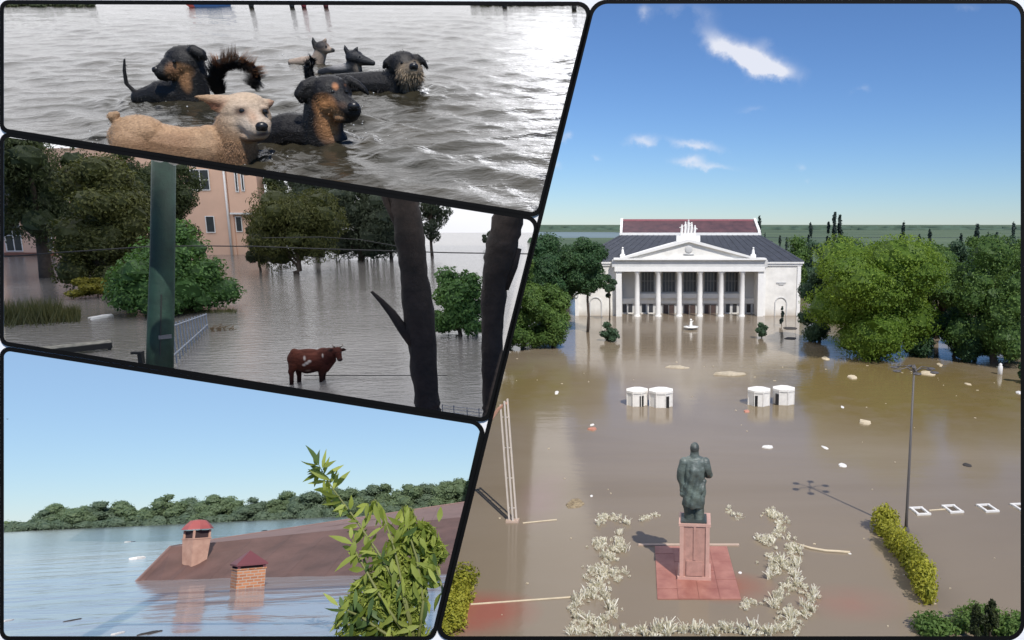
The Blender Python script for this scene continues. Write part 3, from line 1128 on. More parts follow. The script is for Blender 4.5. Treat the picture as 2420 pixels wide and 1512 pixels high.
# ------------------------------------------------------------------ statue on its pedestal, seen from behind
def monument():
    a = VR.P(1640, 1372)
    px = Px(VR, a)
    m = px.m
    granite = mat('pink_granite', (0.45, 0.255, 0.205), 0.55, 0.16, 3.0, 0.1, 40)
    granite2 = mat('pale_pink_granite', (0.56, 0.34, 0.275), 0.5, 0.1, 3.0)
    redslab = mat('red_granite_slab', (0.34, 0.125, 0.095), 0.5, 0.2, 0.9, c2=(0.43, 0.20, 0.15))
    t = thing('pedestal', 'tall pink granite pedestal under the bronze statue', 'pedestal', VR, a, px.rz)
    h = 3.02
    hw = 35 * m
    MB().box2(-hw, hw, 0.06, 2 * hw * 0.95, -0.2, h - 0.14).build('shaft', granite, t)
    MB().box2(-hw - .05, hw + .05, 0.0, 2 * hw * 0.95 + .05, h - 0.137, h).build('top_slab', granite2, t)
    MB().box2(-hw - .10, hw + .10, -0.04, 2 * hw * .95 + .1, -0.2, 0.2).build('foot_course', granite2, t)
    for sx in (-1, 1):
        MB().box2(sx * hw, sx * (hw - 0.2), -0.004, 0.057, 0.21, h - 0.15).build('edge_strip', granite2, t)
    MB().box2(-hw * .55, hw * .55, 0.0, 0.056, 0.25, 1.05).build('panel', granite, t)
    MB().box2(-0.06, 0.06, 0.01, 0.055, 1.1, h - 0.15).build('joint_strip', granite, t)
    # platform
    p = [VR.P(u, v) for u, v in ((1541, 1417), (1735, 1417), (1731, 1292), (1557, 1292))]
    xs0, xs1 = (p[0].x + p[3].x) / 2, (p[1].x + p[2].x) / 2
    b = thing('plaza_platform', 'low red granite platform around the pedestal, just above the water', 'platform', VR, ((xs0 + xs1) / 2, (p[0].y + p[2].y) / 2, 0))
    w, d = (xs1 - xs0), (p[2].y - p[0].y)
    nx, ny = 4, 6
    me = None
    for i in range(nx):
        for j in range(ny):
            cx, cy = -w / 2 + (i + .5) * w / nx, -d / 2 + (j + .5) * d / ny
            o = MB().box((cx, cy, -0.07 + 0.012 * ((i * 7 + j * 3) % 4) / 3), (w / nx - 0.015, d / ny - 0.015, 0.24)).build('paving_slab', redslab, b)
    MB().box2(-w / 2 + .05, w / 2 - .05, -d / 2 + .05, d / 2 - .05, -0.3, 0.02).build('bed', redslab, b)
    k = [VR.P(1508, 1288), VR.P(1746, 1289)]
    o = MB().box((0, 0, 0.0), (k[1].x - k[0].x, 0.16, 0.16)).build('kerb_edge', mat('pale_kerb', (0.48, 0.36, 0.28), 0.8, 0.1))
    tag(put(o, VR, (k[0] + k[1]) / 2), 'thin pale kerb crossing behind the red platform', 'kerb')
    # statue
    top = VR.Q(1640, 1228, a.y + 2 * hw * 0.45)
    base = Vector((a.x, a.y + 2 * hw * 0.42, h))
    sx = Px(VR, base)
    s = thing('statue', 'green bronze statue of a man in a long coat seen from behind', 'statue', VR, base, sx.rz)
    q = sx
    u0 = q.p0.x
    v0 = q.p0.y
    m = q.m
    f = MB()
    P = lambda du, dz, y=0: Vector((du * 0.8, y * 0.9, dz)) * m
    H = 186.0
    f.chain([P(-14, 2), P(-15, 40), P(-13, 80)], [12 * m, 13 * m, 16 * m])
    f.chain([P(15, 2, -4), P(15, 40), P(12, 80)], [12 * m, 13 * m, 16 * m])
    f.ell(P(-15, 4, 8), (10 * m, 20 * m, 6 * m)).ell(P(16, 4, 6), (10 * m, 20 * m, 6 * m))
    f.ell(P(0, 62, 0), (24 * m, 20 * m, 34 * m))
    f.tube([P(-2, 34), P(0, 60), P(0, 95), P(0, 125), P(0, 148)], [25 * m, 24 * m, 22 * m, 24 * m, 17 * m], 20)
    f.ell(P(0, 138, 2), (28 * m, 18 * m, 18 * m))
    f.ell(P(0, 108, 2), (25 * m, 19 * m, 34 * m))
    f.chain([P(-31, 140, 0), P(-38, 105, -2), P(-36, 72, 4)], [11 * m, 10 * m, 8 * m])
    f.ell(P(-35, 62, 5), (7 * m, 8 * m, 10 * m))
    f.chain([P(31, 141, 0), P(42, 112, 2), P(36, 104, 22)], [11 * m, 10 * m, 8 * m])
    f.ell(P(44, 108, 6), (9 * m, 10 * m, 8 * m))
    f.chain([P(0, 146, 0), P(0, 166, 2)], [12 * m, 10 * m])
    f.ell(P(0, 172, 3), (11 * m, 13 * m, 14.5 * m))
    # slung coat over the arm
    f.chain([P(30, 96, -6), P(22, 78, -14), P(10, 70, -18)], [7 * m, 8 * m, 6 * m])

    def folds(co, no):
        an = np.arctan2(co[:, 0], -co[:, 1])
        z = co[:, 2] / (H * m)
        w = np.clip((0.80 - z) / 0.2, 0, 1) * np.clip((z - 0.08) / 0.15, 0, 1)
        d = (np.sin(an * 9 + 3 * np.sin(z * 7)) * 1.5 + np.sin(an * 5 - z * 16) * 1.4 + np.sin(z * 40 + an * 4) * 0.7) * w * m
        return co + no * d[:, None]
    me = remesh(f, 1.5 * m, 4, folds)
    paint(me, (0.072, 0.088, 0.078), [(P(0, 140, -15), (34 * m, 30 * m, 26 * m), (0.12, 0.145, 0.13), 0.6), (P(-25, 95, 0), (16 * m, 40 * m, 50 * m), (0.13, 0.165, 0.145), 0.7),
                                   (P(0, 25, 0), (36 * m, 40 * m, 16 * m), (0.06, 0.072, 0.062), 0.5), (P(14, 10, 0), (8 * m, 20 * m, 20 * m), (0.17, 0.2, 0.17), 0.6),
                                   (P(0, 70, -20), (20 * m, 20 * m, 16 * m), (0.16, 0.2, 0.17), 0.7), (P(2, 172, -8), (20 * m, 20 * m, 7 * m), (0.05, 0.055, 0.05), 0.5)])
    mobj('figure', me, patina_mat(), s, True)
    MB().box((0, 0, 0.03), (60 * m, 50 * m, 0.12)).build('base_plate', mat('bronze_base', (0.05, 0.06, 0.055), 0.5), s)


monument()

# ------------------------------------------------------------------ four white kiosks
kw = mat('kiosk_white', (0.74, 0.71, 0.66), 0.75, 0.10, 2.0)
kd = mat('kiosk_dark', (0.012, 0.011, 0.011), 0.8)
for i, (u, v, w, h, du, lab) in enumerate([(1505, 960, 52, 44, 11, 'white octagonal kiosk, outer one of the left pair'), (1562, 963, 58, 46, 15, 'white octagonal kiosk, inner one of the left pair'),
                                  (1796, 960, 54, 45, -7, 'white octagonal kiosk, inner one of the right pair'), (1855, 957, 52, 45, -14, 'white octagonal kiosk, outer one of the right pair')]):
    a = VR.P(u, v)
    m = VR.mpp(a)
    r = w / 2 * m * 1.03
    a.y += r * 0.8
    hh = (h - 8) * m
    t = thing('kiosk', lab, 'kiosk', VR, a, -math.atan2(a.x, a.y), 'white kiosks on the square')
    MB().lathe([(r * .96, -0.6), (r * .96, hh * 0.86)], 8).build('wall', kw, t)
    MB().lathe([(r * 1.03, hh * .863), (r * 1.03, hh), (r * 0.72, hh + 0.03), (r * 0.68, hh + 0.11), (0.02, hh + .16)], 8).build('roof', kw, t)
    ap = r * 0.96 * math.cos(PI / 8)
    MB().box2(du * m - 5 * m, du * m + 4.5 * m, -ap - 0.03, -ap + 0.4, -0.4, hh * 0.70).build('door_opening', kd, t)
    for q in range(8):
        an = 2 * PI * (q + .5) / 8
        MB().cyl((r * .97 * math.cos(an), r * .97 * math.sin(an), -.5), (r * .97 * math.cos(an), r * .97 * math.sin(an), hh * .86), 0.05, n=6).build('corner_post', kw, t)
    for q in range(2):
        MB().box((((-1) ** q) * r * .42, -ap - 0.006, hh * .45), (0.03, 0.02, hh * 0.7)).build('panel_joint', mat('kiosk_joint', (0.5, 0.47, 0.43), 0.8), t)


# ------------------------------------------------------------------ lamp posts
def lamp(u, v, vt, label, dark, globes, arm):
    a = VR.P(u, v)
    h = CAM_Z - (vt - HORIZON) * a.y / F
    t = thing('lamp_post', label, 'lamp post', VR, a)
    pm = mat('lamp_grey_' + str(dark), (0.09, 0.08, 0.075) if dark else (0.35, 0.36, 0.34), 0.5, 0.1)
    MB().tube([(0, 0, -.6), (0, 0, 1.2), (0, 0, h)], [0.11, 0.085, 0.055], 10).build('pole', pm, t, True)
    MB().lathe([(0.2, -.4), (0.2, 0.12), (0.12, 0.3)], 10).build('foot', pm, t)
    for k in range(6):
        q = 2 * PI * k / 6 + 0.3
        d = Vector((math.cos(q), math.sin(q), 0))
        MB().tube([Vector((0, 0, h - .25)), d * arm * .5 + Vector((0, 0, h + .05)), d * arm + Vector((0, 0, h - 0.05))], [0.035, 0.03, 0.03], 6).build('arm', pm, t)
        g = d * arm + Vector((0, 0, h - 0.12))
        if globes:
            MB().ell(g, 0.24).build('globe', mat('lamp_globe', (0.8, 0.8, 0.78), 0.25, 0.02), t, True)
        else:
            MB().ell(g + d * 0.15, (0.24, 0.24, 0.07)).build('lamp_head', pm, t, True)
    MB().lathe([(0.10, h - .1), (0.13, h), (0.02, h + .2)], 10).build('finial', pm, t)
    return t


lamp(2140, 1255, 872, 'tall thin dark lamp post standing in open water on the right', True, False, 1.0)
lamp(2165, 838, 772, 'short lamp post with white globes in front of the big round tree', False, True, 0.95)

# ------------------------------------------------------------------ leaning gate of white rails at the left
a = VR.P(1212, 1232)
px = Px(VR, a, False)
m = px.m
railm = mat('rail_white', (0.62, 0.55, 0.48), 0.6, 0.1)
t = thing('pylon', 'tall pylon of three pale rails leaning left, standing in the flood', 'pylon', VR, a)
for (ub, vb, ut, vt, yb) in ((1203, 1228, 1183, 962, 0), (1212, 1233, 1192, 955, -6), (1220, 1224, 1199, 948, 4)):
    p0, p1 = px(ub, vb, yb), px(ut, vt, yb)
    MB().tube([p0 - (p1 - p0) * .06, p1], 2.6 * m, 4).build('rail', railm, t)
MB().tube([px(1196, 958, 0), px(1178, 972, 0), px(1158, 1000, 0), px(1148, 1020, 0)], 4.0 * m, 6).build('bent_arm', mat('rail_orange', (0.5, 0.28, 0.2), 0.6), t)
MB().prism([(-16 * m, -0.3), (14 * m, -0.3), (14 * m, 0.12), (-16 * m, 0.12)], -10 * m, 10 * m).build('foot', mat('pale_kerb', (0.48, 0.36, 0.28)), t)
for vv in (990, 1060, 1130, 1200):
    f = (1228 - vv) / 270
    MB().tube([px(1203 - 20 * f, vv, 0), px(1220 - 20 * f, vv, 2)], 1.2 * m, 4).build('cross_tie', railm, t)
# ------------------------------------------------------------------ trees round the square
bark = mat('bark_brown', (0.075, 0.055, 0.042), 0.9, 0.3, 3.0, 0.5, 8)
g_light = leafmat('leaf_fresh', (0.090, 0.165, 0.020), (0.25, 0.355, 0.052), 0.45)
g_mid = leafmat('leaf_mid', (0.062, 0.125, 0.030), (0.165, 0.26, 0.065), 0.42)
g_dark = leafmat('leaf_dark', (0.026, 0.070, 0.028), (0.068, 0.130, 0.050), 0.35)
g_blue = leafmat('leaf_bluish', (0.042, 0.085, 0.045), (0.090, 0.150, 0.085), 0.35)
g_pop = leafmat('leaf_poplar', (0.016, 0.030, 0.026), (0.035, 0.058, 0.050), 0.2)
g_yel = leafmat('leaf_yellow_green', (0.20, 0.22, 0.025), (0.52, 0.50, 0.07), 0.45)
g_thu = leafmat('leaf_thuja', (0.020, 0.030, 0.010), (0.055, 0.070, 0.020), 0.2)


def clipR(p, loc):
    """trim what would lean over the divider into the neighbouring view"""
    x, y, z = p[:, 0] + loc.x, p[:, 1] + loc.y, p[:, 2] + loc.z
    c = np.stack([x, y, z - VR.H], 1) @ np.array(VR.rs).T
    u = CX + F * c[:, 0] / -c[:, 2]
    v = CY - F * c[:, 1] / -c[:, 2]
    return u > 1396 - 0.247 * (v - 10)


def tree_px(S, name, label, u, vb, vt, hw, lm, seed, n, leafpx=7.0, kind='round', k=18, foot=0.12, depth_y=None, group=None, clip=None, base=None, **kw):
    a = S.P(u, vb) if depth_y is None else Vector((S.Q(u, vb, depth_y).x, depth_y, 0))
    m = S.mpp(a)
    top = S.Q(u, vt, a.y).z
    return tree(name, label, S, a, 2 * hw * m, top, top * foot, seed, lm, bark, n, leafpx * m, kind, k, group=group, clip=clip, **kw)


G = 'trees round the flooded square'
tree_px(VR, 'broadleaf_tree', 'huge round light green tree right of the palace', 2068, 838, 528, 190, g_light, 1, 52000, 5.6, 'round', 36, 0.0, group=G, depth=24)
tree_px(VR, 'broadleaf_tree', 'large green tree at the right edge of the square', 2345, 856, 540, 136, g_mid, 2, 26000, 5.6, 'round', 34, 0.02, group=G)
tree_px(VR, 'broadleaf_tree', 'dark low tree between the huge round tree and the right edge tree', 2255, 842, 690, 72, g_dark, 3, 9000, 5.6, 'dome', 18, 0.0, group=G)
tree_px(VR, 'broadleaf_tree', 'mid green tree peering over behind the huge round tree on its right', 2215, 800, 545, 100, g_mid, 4, 13000, 5.6, 'round', 24, 0.05, group=G)
tree_px(VR, 'broadleaf_tree', 'bluish tree touching the right corner of the palace', 1935, 808, 600, 62, g_blue, 5, 9500, 5.4, 'round', 18, 0.0, group=G)
tree_px(VR, 'broadleaf_tree', 'dark tree cut off by the right edge of the picture', 2425, 835, 560, 80, g_mid, 6, 9500, 5.6, 'round', 18, 0.02, group=G)
tree_px(VR, 'broadleaf_tree', 'dark green tree nearest the divider, left of the palace', 1238, 824, 600, 78, g_mid, 7, 17000, 5.6, 'round', 26, 0.0, group=G, clip=clipR)
tree_px(VR, 'broadleaf_tree', 'bushy green tree low beside the left water edge', 1308, 818, 650, 64, g_mid, 8, 13000, 5.6, 'dome', 26, 0.0, group=G, clip=clipR)
tree_px(VR, 'broadleaf_tree', 'dark tall tree hiding the left wing of the palace', 1390, 785, 542, 68, g_dark, 9, 11500, 5.6, 'round', 22, 0.32, group=G, trunk_r=0.22)
tree_px(VR, 'broadleaf_tree', 'shadowy tall tree behind the left clump', 1305, 780, 535, 96, g_dark, 10, 16000, 5.6, 'round', 30, 0.05, group=G, clip=clipR)
tree_px(VR, 'broadleaf_tree', 'grey green tree leaning into the left wing of the palace', 1440, 757, 640, 22, g_blue, 12, 1800, 6, 'round', 10, 0.45, group=G)
for i, (u, vb, vt, hw) in enumerate(((2178, 838, 712, 60), (2310, 852, 700, 62), (2405, 860, 690, 56))):
    tree_px(VR, 'broadleaf_tree', ORD[i] + ' low dark tree from the huge round tree along the right water edge', u, vb, vt, hw, g_dark, 13 + i, 8000, 5.6, 'dome', 16, 0.0, group=G, trunk=False)
tree_px(VR, 'broadleaf_tree', 'green crown filling in behind the right edge tree', 2400, 815, 535, 98, g_mid, 17, 13000, 5.6, 'round', 22, 0.0, group=G)
# row behind on the right
rr = random.Random(8)
row = [(1880, 566, 60), (1922, 560, 70), (1972, 552, 75), (2030, 556, 60), (2100, 548, 60), (2160, 552, 60), (2215, 556, 62), (2268, 556, 60), (2320, 552, 70), (2375, 552, 66), (2425, 548, 60)]
for i, (u, vt, hw) in enumerate(row):
    y = rr.uniform(185, 235)
    tree_px(VR, 'broadleaf_tree', ORD[i] + ' tree from the palace in the back row behind the right-hand trees', u, 600, vt - 10, hw * 0.95, g_blue if i % 2 else g_mid, 20 + i, 3200, 6, 'round', 14, 0.0, depth_y=y,
            group='back row of trees on the right', trunk=False)
for i, (u, vt, hw) in enumerate([(1268, 560, 40), (1330, 556, 40), (1400, 566, 36)]):
    tree_px(VR, 'broadleaf_tree', ORD[i] + ' tree from the divider in the back row left of the palace', u, 600, vt, hw, g_blue, 40 + i, 2600, 6, 'round', 12, 0.0, depth_y=200 + 10 * i,
            group='back row of trees on the left', trunk=False, clip=clipR)
pops = [(1792, 491, 7, 172), (1806, 528, 6, 190), (1822, 545, 7, 200), (1842, 548, 6, 205), (1858, 545, 6, 210), (1913, 510, 10, 260), (1955, 508, 9, 265), (1968, 491, 9, 262), (1982, 496, 10, 262),
        (2130, 517, 8, 270), (2195, 521, 7, 275), (2170, 530, 7, 280), (2272, 534, 9, 240), (2304, 515, 11, 245), (2330, 528, 9, 250), (2352, 530, 8, 250), (2390, 512, 11, 245)]
for i, (u, vt, hw, y) in enumerate(pops):
    tree_px(VR, 'poplar_tree', 'slim dark poplar on the skyline, ' + ORD[i] + ' from the palace roof rightwards', u, 590, vt, hw, g_pop, 60 + i, 420, 6, 'column', 9, 0.02, depth_y=y,
            group='poplars on the skyline', trunk=False, core=0.8)
# far woodland strip
mb = MB()
rng = np.random.default_rng(2)
xs = np.linspace(-1500, 5200, 420)
for yy, hh in ((2300, 6), (2900, 9)):
    pts = [(x, yy + rng.uniform(-40, 40), hh + 2 * math.sin(x * .004 + yy) + rng.uniform(-2, 3)) for x in xs]
    n0 = len(mb.v)
    mb.add([(p[0], p[1], -2) for p in pts] + pts + [(p[0], p[1] + 120, p[2] * 0.8) for p in pts],
           [(i, i + 1, i + 1 + len(pts), i + len(pts)) for i in range(len(pts) - 1)] + [(i + len(pts), i + 1 + len(pts), i + 1 + 2 * len(pts), i + 2 * len(pts)) for i in range(len(pts) - 1)])
o = mb.build('far_woodland', mat('far_wood_green', (0.070, 0.115, 0.080), 0.9, 0.2, 0.01), None, True, 'stuff')
tag(put(o, VR), 'dark green band of woodland along the far horizon', 'woodland')

# ------------------------------------------------------------------ half drowned shrubs near the palace
tree_px(VR, 'shrub', 'round grey green shrub standing in the water before the left wing', 1440, 806, 756, 26, g_blue, 81, 1300, 5, 'dome', 10, 0.0, cat='shrub', group='drowned shrubs', trunk_r=0.1)
tree_px(VR, 'shrub', 'round shrub standing in the water before the right wing', 1800, 800, 760, 19, g_blue, 82, 900, 5, 'dome', 9, 0.0, cat='shrub', group='drowned shrubs', trunk_r=0.08)
tree_px(VR, 'shrub', 'slim drowned conifer in front of the right wing arch', 1846, 770, 722, 7, g_pop, 83, 350, 5, 'column', 8, 0.0, cat='shrub', trunk_r=0.08)
tree_px(VR, 'shrub', 'dark drowned shrub at the far right water edge', 2418, 905, 845, 30, g_dark, 84, 900, 7, 'dome', 8, 0.0, cat='shrub')
# fountain
a = VR.P(1632, 778)
t = thing('fountain', 'small white fountain figure on a bowl before the palace doors', 'fountain', VR, a)
MB().lathe([(0.3, -.5), (0.35, 0.1), (1.25, 0.35), (1.3, 0.5), (0.3, 0.42)], 16).build('bowl', white2, t, True)
f = MB().cap((0, 0, 0.4), (0, 0, 1.2), 0.3, 0.22).ell((0, 0, 1.65), 0.2).cap((0, 0, 1.1), (0.4, 0, 1.5), 0.1, 0.07)
mobj('figure', remesh(f, 0.06, 2), white2, t, True)


# ------------------------------------------------------------------ hedges and cypresses at the near corners
def hedge(label, pts, w, h, lm, seed, n, leafpx, clip=None, name='hedge', group=None, rise=0.0):
    a = VR.P(*pts[0])
    P = [VR.P(*p) - a for p in pts]
    m = VR.mpp(a)
    r = random.Random(seed)
    bl = []
    for i in range(len(P) - 1):
        L = (P[i + 1] - P[i]).length
        k = max(2, int(L / (w * m * 0.33)))
        for j in range(k):
            p = P[i].lerp(P[i + 1], (j + r.random() * .6) / k)
            if j % 5 == 3 and r.random() < 0.7:
                continue
            s = r.uniform(0.55, 1.3)
            bl.append((p.x + r.uniform(-.2, .2) * w * m, p.y + r.uniform(-.2, .2) * w * m, h * m * 0.42 * s, w * m * 0.45 * s, w * m * 0.45 * s, h * m * 0.5 * s))
    t = thing(name, label, 'hedge' if name == 'hedge' else 'shrub', VR, a, 0, group)
    mobj('foliage', leaf_mesh('foliage', bl, n, leafpx * m, seed, 0.5, 0, (lambda p: clip(p, a)) if clip else None, 0.62, (0.6, 1.5)), lm, t)
    mb = MB()
    for b in bl:
        mb.tube([(b[0], b[1], -.3), (b[0] * 1.0 + r.uniform(-.05, .05), b[1], b[2])], [0.025, 0.012], 5)
    mb.build('stems', bark, t)
    return t


hedge('single yellow green bush at the top of the right-hand hedge', [(2083, 1264), (2086, 1252)], 46, 52, g_yel, 91, 1500, 9, name='bush')
hedge('yellow green hedge running down the right of the square', [(2104, 1290), (2140, 1332), (2174, 1382), (2194, 1432)], 34, 54, g_yel, 92, 5200, 8)
hedge('dark green spreading shrubs in the bottom right corner', [(2180, 1490), (2260, 1482), (2340, 1486), (2420, 1500)], 84, 44, g_mid, 93, 4600, 10)
hedge('yellow green hedge beside the divider at bottom left of the square', [(1060, 1500), (1078, 1442), (1100, 1385)], 58, 56, g_yel, 94, 4200, 10, clipR)
for i, (u, vb, vt, hw, lab) in enumerate([(2303, 1515, 1408, 19, 'left one of two small dark cypresses in the bottom right corner'), (2338, 1512, 1405, 20, 'right one of two small dark cypresses in the bottom right corner')]):
    tree_px(VR, 'cypress', lab, u, vb, vt, hw, g_thu, 95 + i, 1500, 8, 'column', 14, 0.0, group='small cypresses', core=0.8, trunk_r=0.05, droop=-1.0)


# ------------------------------------------------------------------ drowned rose beds: pale dry stalks in ragged clumps
g_dry = leafmat('dry_stalks', (0.62, 0.57, 0.46), (0.90, 0.87, 0.80), 0.3, 0.8)


def dry_clump(label, spots, seed, n, hpx, wpx, leafw=1.25):
    a = VR.P(*spots[0][:2])
    m = VR.mpp(a)
    rng = np.random.default_rng(seed)
    V, Fc, C = [], [], []
    for (u, v, su, sv, wt) in spots:
        k = int(1.7 * n * wt)
        for i in range(k):
            if i % 26 == 0:
                cu, cv = u + rng.normal() * su * 0.9, v + rng.normal() * sv * 0.9
                ch = rng.uniform(0.3, 1.35)
            uu, vv = cu + rng.normal() * 2.8, cv + rng.normal() * 1.8
            p = VR.P(uu, vv) - a
            h = 0.8 * hpx * m * rng.uniform(0.5, 1.1) * ch
            d = np.array([rng.normal() * 0.28, rng.normal() * 0.25, 1.0])
            s = leafw * m * rng.uniform(0.5, 1.3)
            q = rng.uniform(0, PI)
            e = np.array([math.cos(q), math.sin(q), rng.normal() * 0.3]) * s
            b0 = np.array([p.x, p.y, -0.03])
            mid = b0 + d * h * 0.6 + rng.normal(size=3) * s * .4
            tip = b0 + d * h + np.array([d[0], d[1], -0.3]) * h * rng.uniform(0, .4)
            o = len(V)
            V += [b0 - e * .5, b0 + e * .5, mid + e, mid - e, tip + e * .7, tip - e * .7]
            Fc += [(o, o + 1, o + 2, o + 3), (o + 3, o + 2, o + 4, o + 5)]
            C += [rng.uniform(0, 1)] * 6
    me = bpy.data.meshes.new('stalks')
    me.from_pydata([tuple(x) for x in V], [], Fc)
    at = me.color_attributes.new('Col', 'FLOAT_COLOR', 'POINT')
    C = np.array(C)
    at.data.foreach_set('color', np.stack([C, C, C, np.ones_like(C)], 1).ravel())
    t = thing('dry_plants', label, 'plants', VR, a)
    mobj('stalks', me, g_dry, t, kind='stuff')
    bl = []
    for (u, v, su, sv, wt) in spots:
        for i in range(max(1, int(n * wt / 7))):
            p = VR.P(u + rng.normal() * su, v + rng.normal() * sv) - a
            r = rng.uniform(2.2, 5.5) * m
            bl.append((p.x, p.y, r * rng.uniform(0.5, 1.3), r, r, r * rng.uniform(.7, 1.2)))
    mobj('blossom', leaf_mesh('blossom', bl, 60 * len(bl), 2.4 * m, seed, 0.8, 0, None, 0, (0.3, 1.3)), g_dry, t, kind='stuff')
    return t


def ring(u, v, ru, rv, k, wt, su=6, sv=5):
    return [(u + ru * math.cos(2 * PI * i / k), v + rv * math.sin(2 * PI * i / k), su, sv, wt / k) for i in range(k)]


dry_clump('pale dry plant clumps left of the statue, the highest ones in the row', [(1440, 1222, 18, 5, .5), (1466, 1226, 8, 5, .2), (1424, 1232, 8, 5, .2), (1482, 1236, 10, 2, .1)], 1, 150, 15, 12)
dry_clump('ragged pale dry bush left of the statue, below the highest clumps', [(1412, 1290, 9, 9, .3), (1465, 1290, 9, 12, .35), (1436, 1316, 13, 12, .35)], 2, 340, 20, 12)
dry_clump('dense pale dry bush left of the platform', [(1420, 1355, 14, 14, .45), (1452, 1360, 14, 9, .25), (1416, 1390, 12, 12, .3)], 3, 420, 22, 12)
dry_clump('pale dry plants in a ring at the lower left of the platform', ring(1400, 1440, 46, 30, 12, 0.8, 8, 6) + [(1370, 1490, 14, 8, .2), (1420, 1492, 14, 8, .2)], 4, 620, 24, 12)
dry_clump('pale dry plant clumps right of the statue, the highest ones in the row', [(1822, 1216, 10, 6, .35), (1848, 1230, 8, 6, .2), (1838, 1250, 10, 10, .3), (1812, 1278, 10, 8, .35)], 5, 240, 16, 12)
dry_clump('ragged pale dry bush right of the platform', [(1868, 1290, 6, 10, .25), (1836, 1335, 14, 14, .5), (1878, 1340, 10, 16, .35)], 6, 420, 22, 12)
dry_clump('pale dry plants in a ring at the lower right of the platform', ring(1876, 1420, 44, 34, 12, 0.8, 9, 7) + [(1866, 1480, 16, 10, .25)], 7, 640, 24, 12)
dry_clump('long pale row of dry plants along the bottom edge below the statue', [(u, 1494 + 4 * math.sin(u * .05), 12, 4, 1 / 18) for u in range(1490, 1850, 20)], 8, 640, 32, 12, 1.6)
dry_clump('low pale tuft beside the right corner of the platform', [(1772, 1424, 16, 4, .7), (1758, 1436, 8, 4, .3)], 9, 150, 10, 12)
dry_clump('small pale wisp floating between the left bushes and the statue', [(1528, 1224, 8, 3, .5), (1548, 1218, 8, 2, .5)], 10, 70, 6, 12)
dry_clump('small pale wisps scattered just right of the statue', [(1722, 1206, 5, 4, .5), (1745, 1222, 14, 4, .5)], 11, 50, 7, 12)

# ------------------------------------------------------------------ floating and drowned small things
fw = mat('float_white', (0.72, 0.70, 0.66), 0.6, 0.06)
fc = mat('float_cream', (0.55, 0.46, 0.32), 0.8, 0.15)
fdk = mat('float_dark', (0.04, 0.035, 0.03), 0.8, 0.2)
frd = mat('float_red', (0.45, 0.20, 0.14), 0.8, 0.15)


def debris(S, name, cat, label, u, v, w, h, mt, seed=1, thick=0.25, group='floating debris on the square'):
    a = S.P(u, v)
    m = S.mpp(a)
    r = random.Random(seed * 7 + int(u))
    dep = max(0.25, h * m / max(0.12, -S.ray(u, v).normalized().z))
    mb = MB()
    k = 9
    lo, hi = [], []
    for i in range(k):
        q = 2 * PI * i / k
        s = r.uniform(0.72, 1.1)
        x, y = math.cos(q) * w * m / 2 * s, math.sin(q) * dep / 2 * s
        lo.append((x, y, -0.06))
        hi.append((x * .86, y * .86, thick * w * m * 0.35 * r.uniform(0.6, 1.3)))
    mb.add(lo + hi + [(0, 0, thick * w * m * 0.5)], [(i, (i + 1) % k, (i + 1) % k + k, i + k) for i in range(k)] + [(i + k, (i + 1) % k + k, 2 * k) for i in range(k)] + [tuple(range(k))[::-1]])
    o = mb.build(name, mt)
    put(o, S, a, r.uniform(-.25, .25))
    return tag(o, label, cat, group)


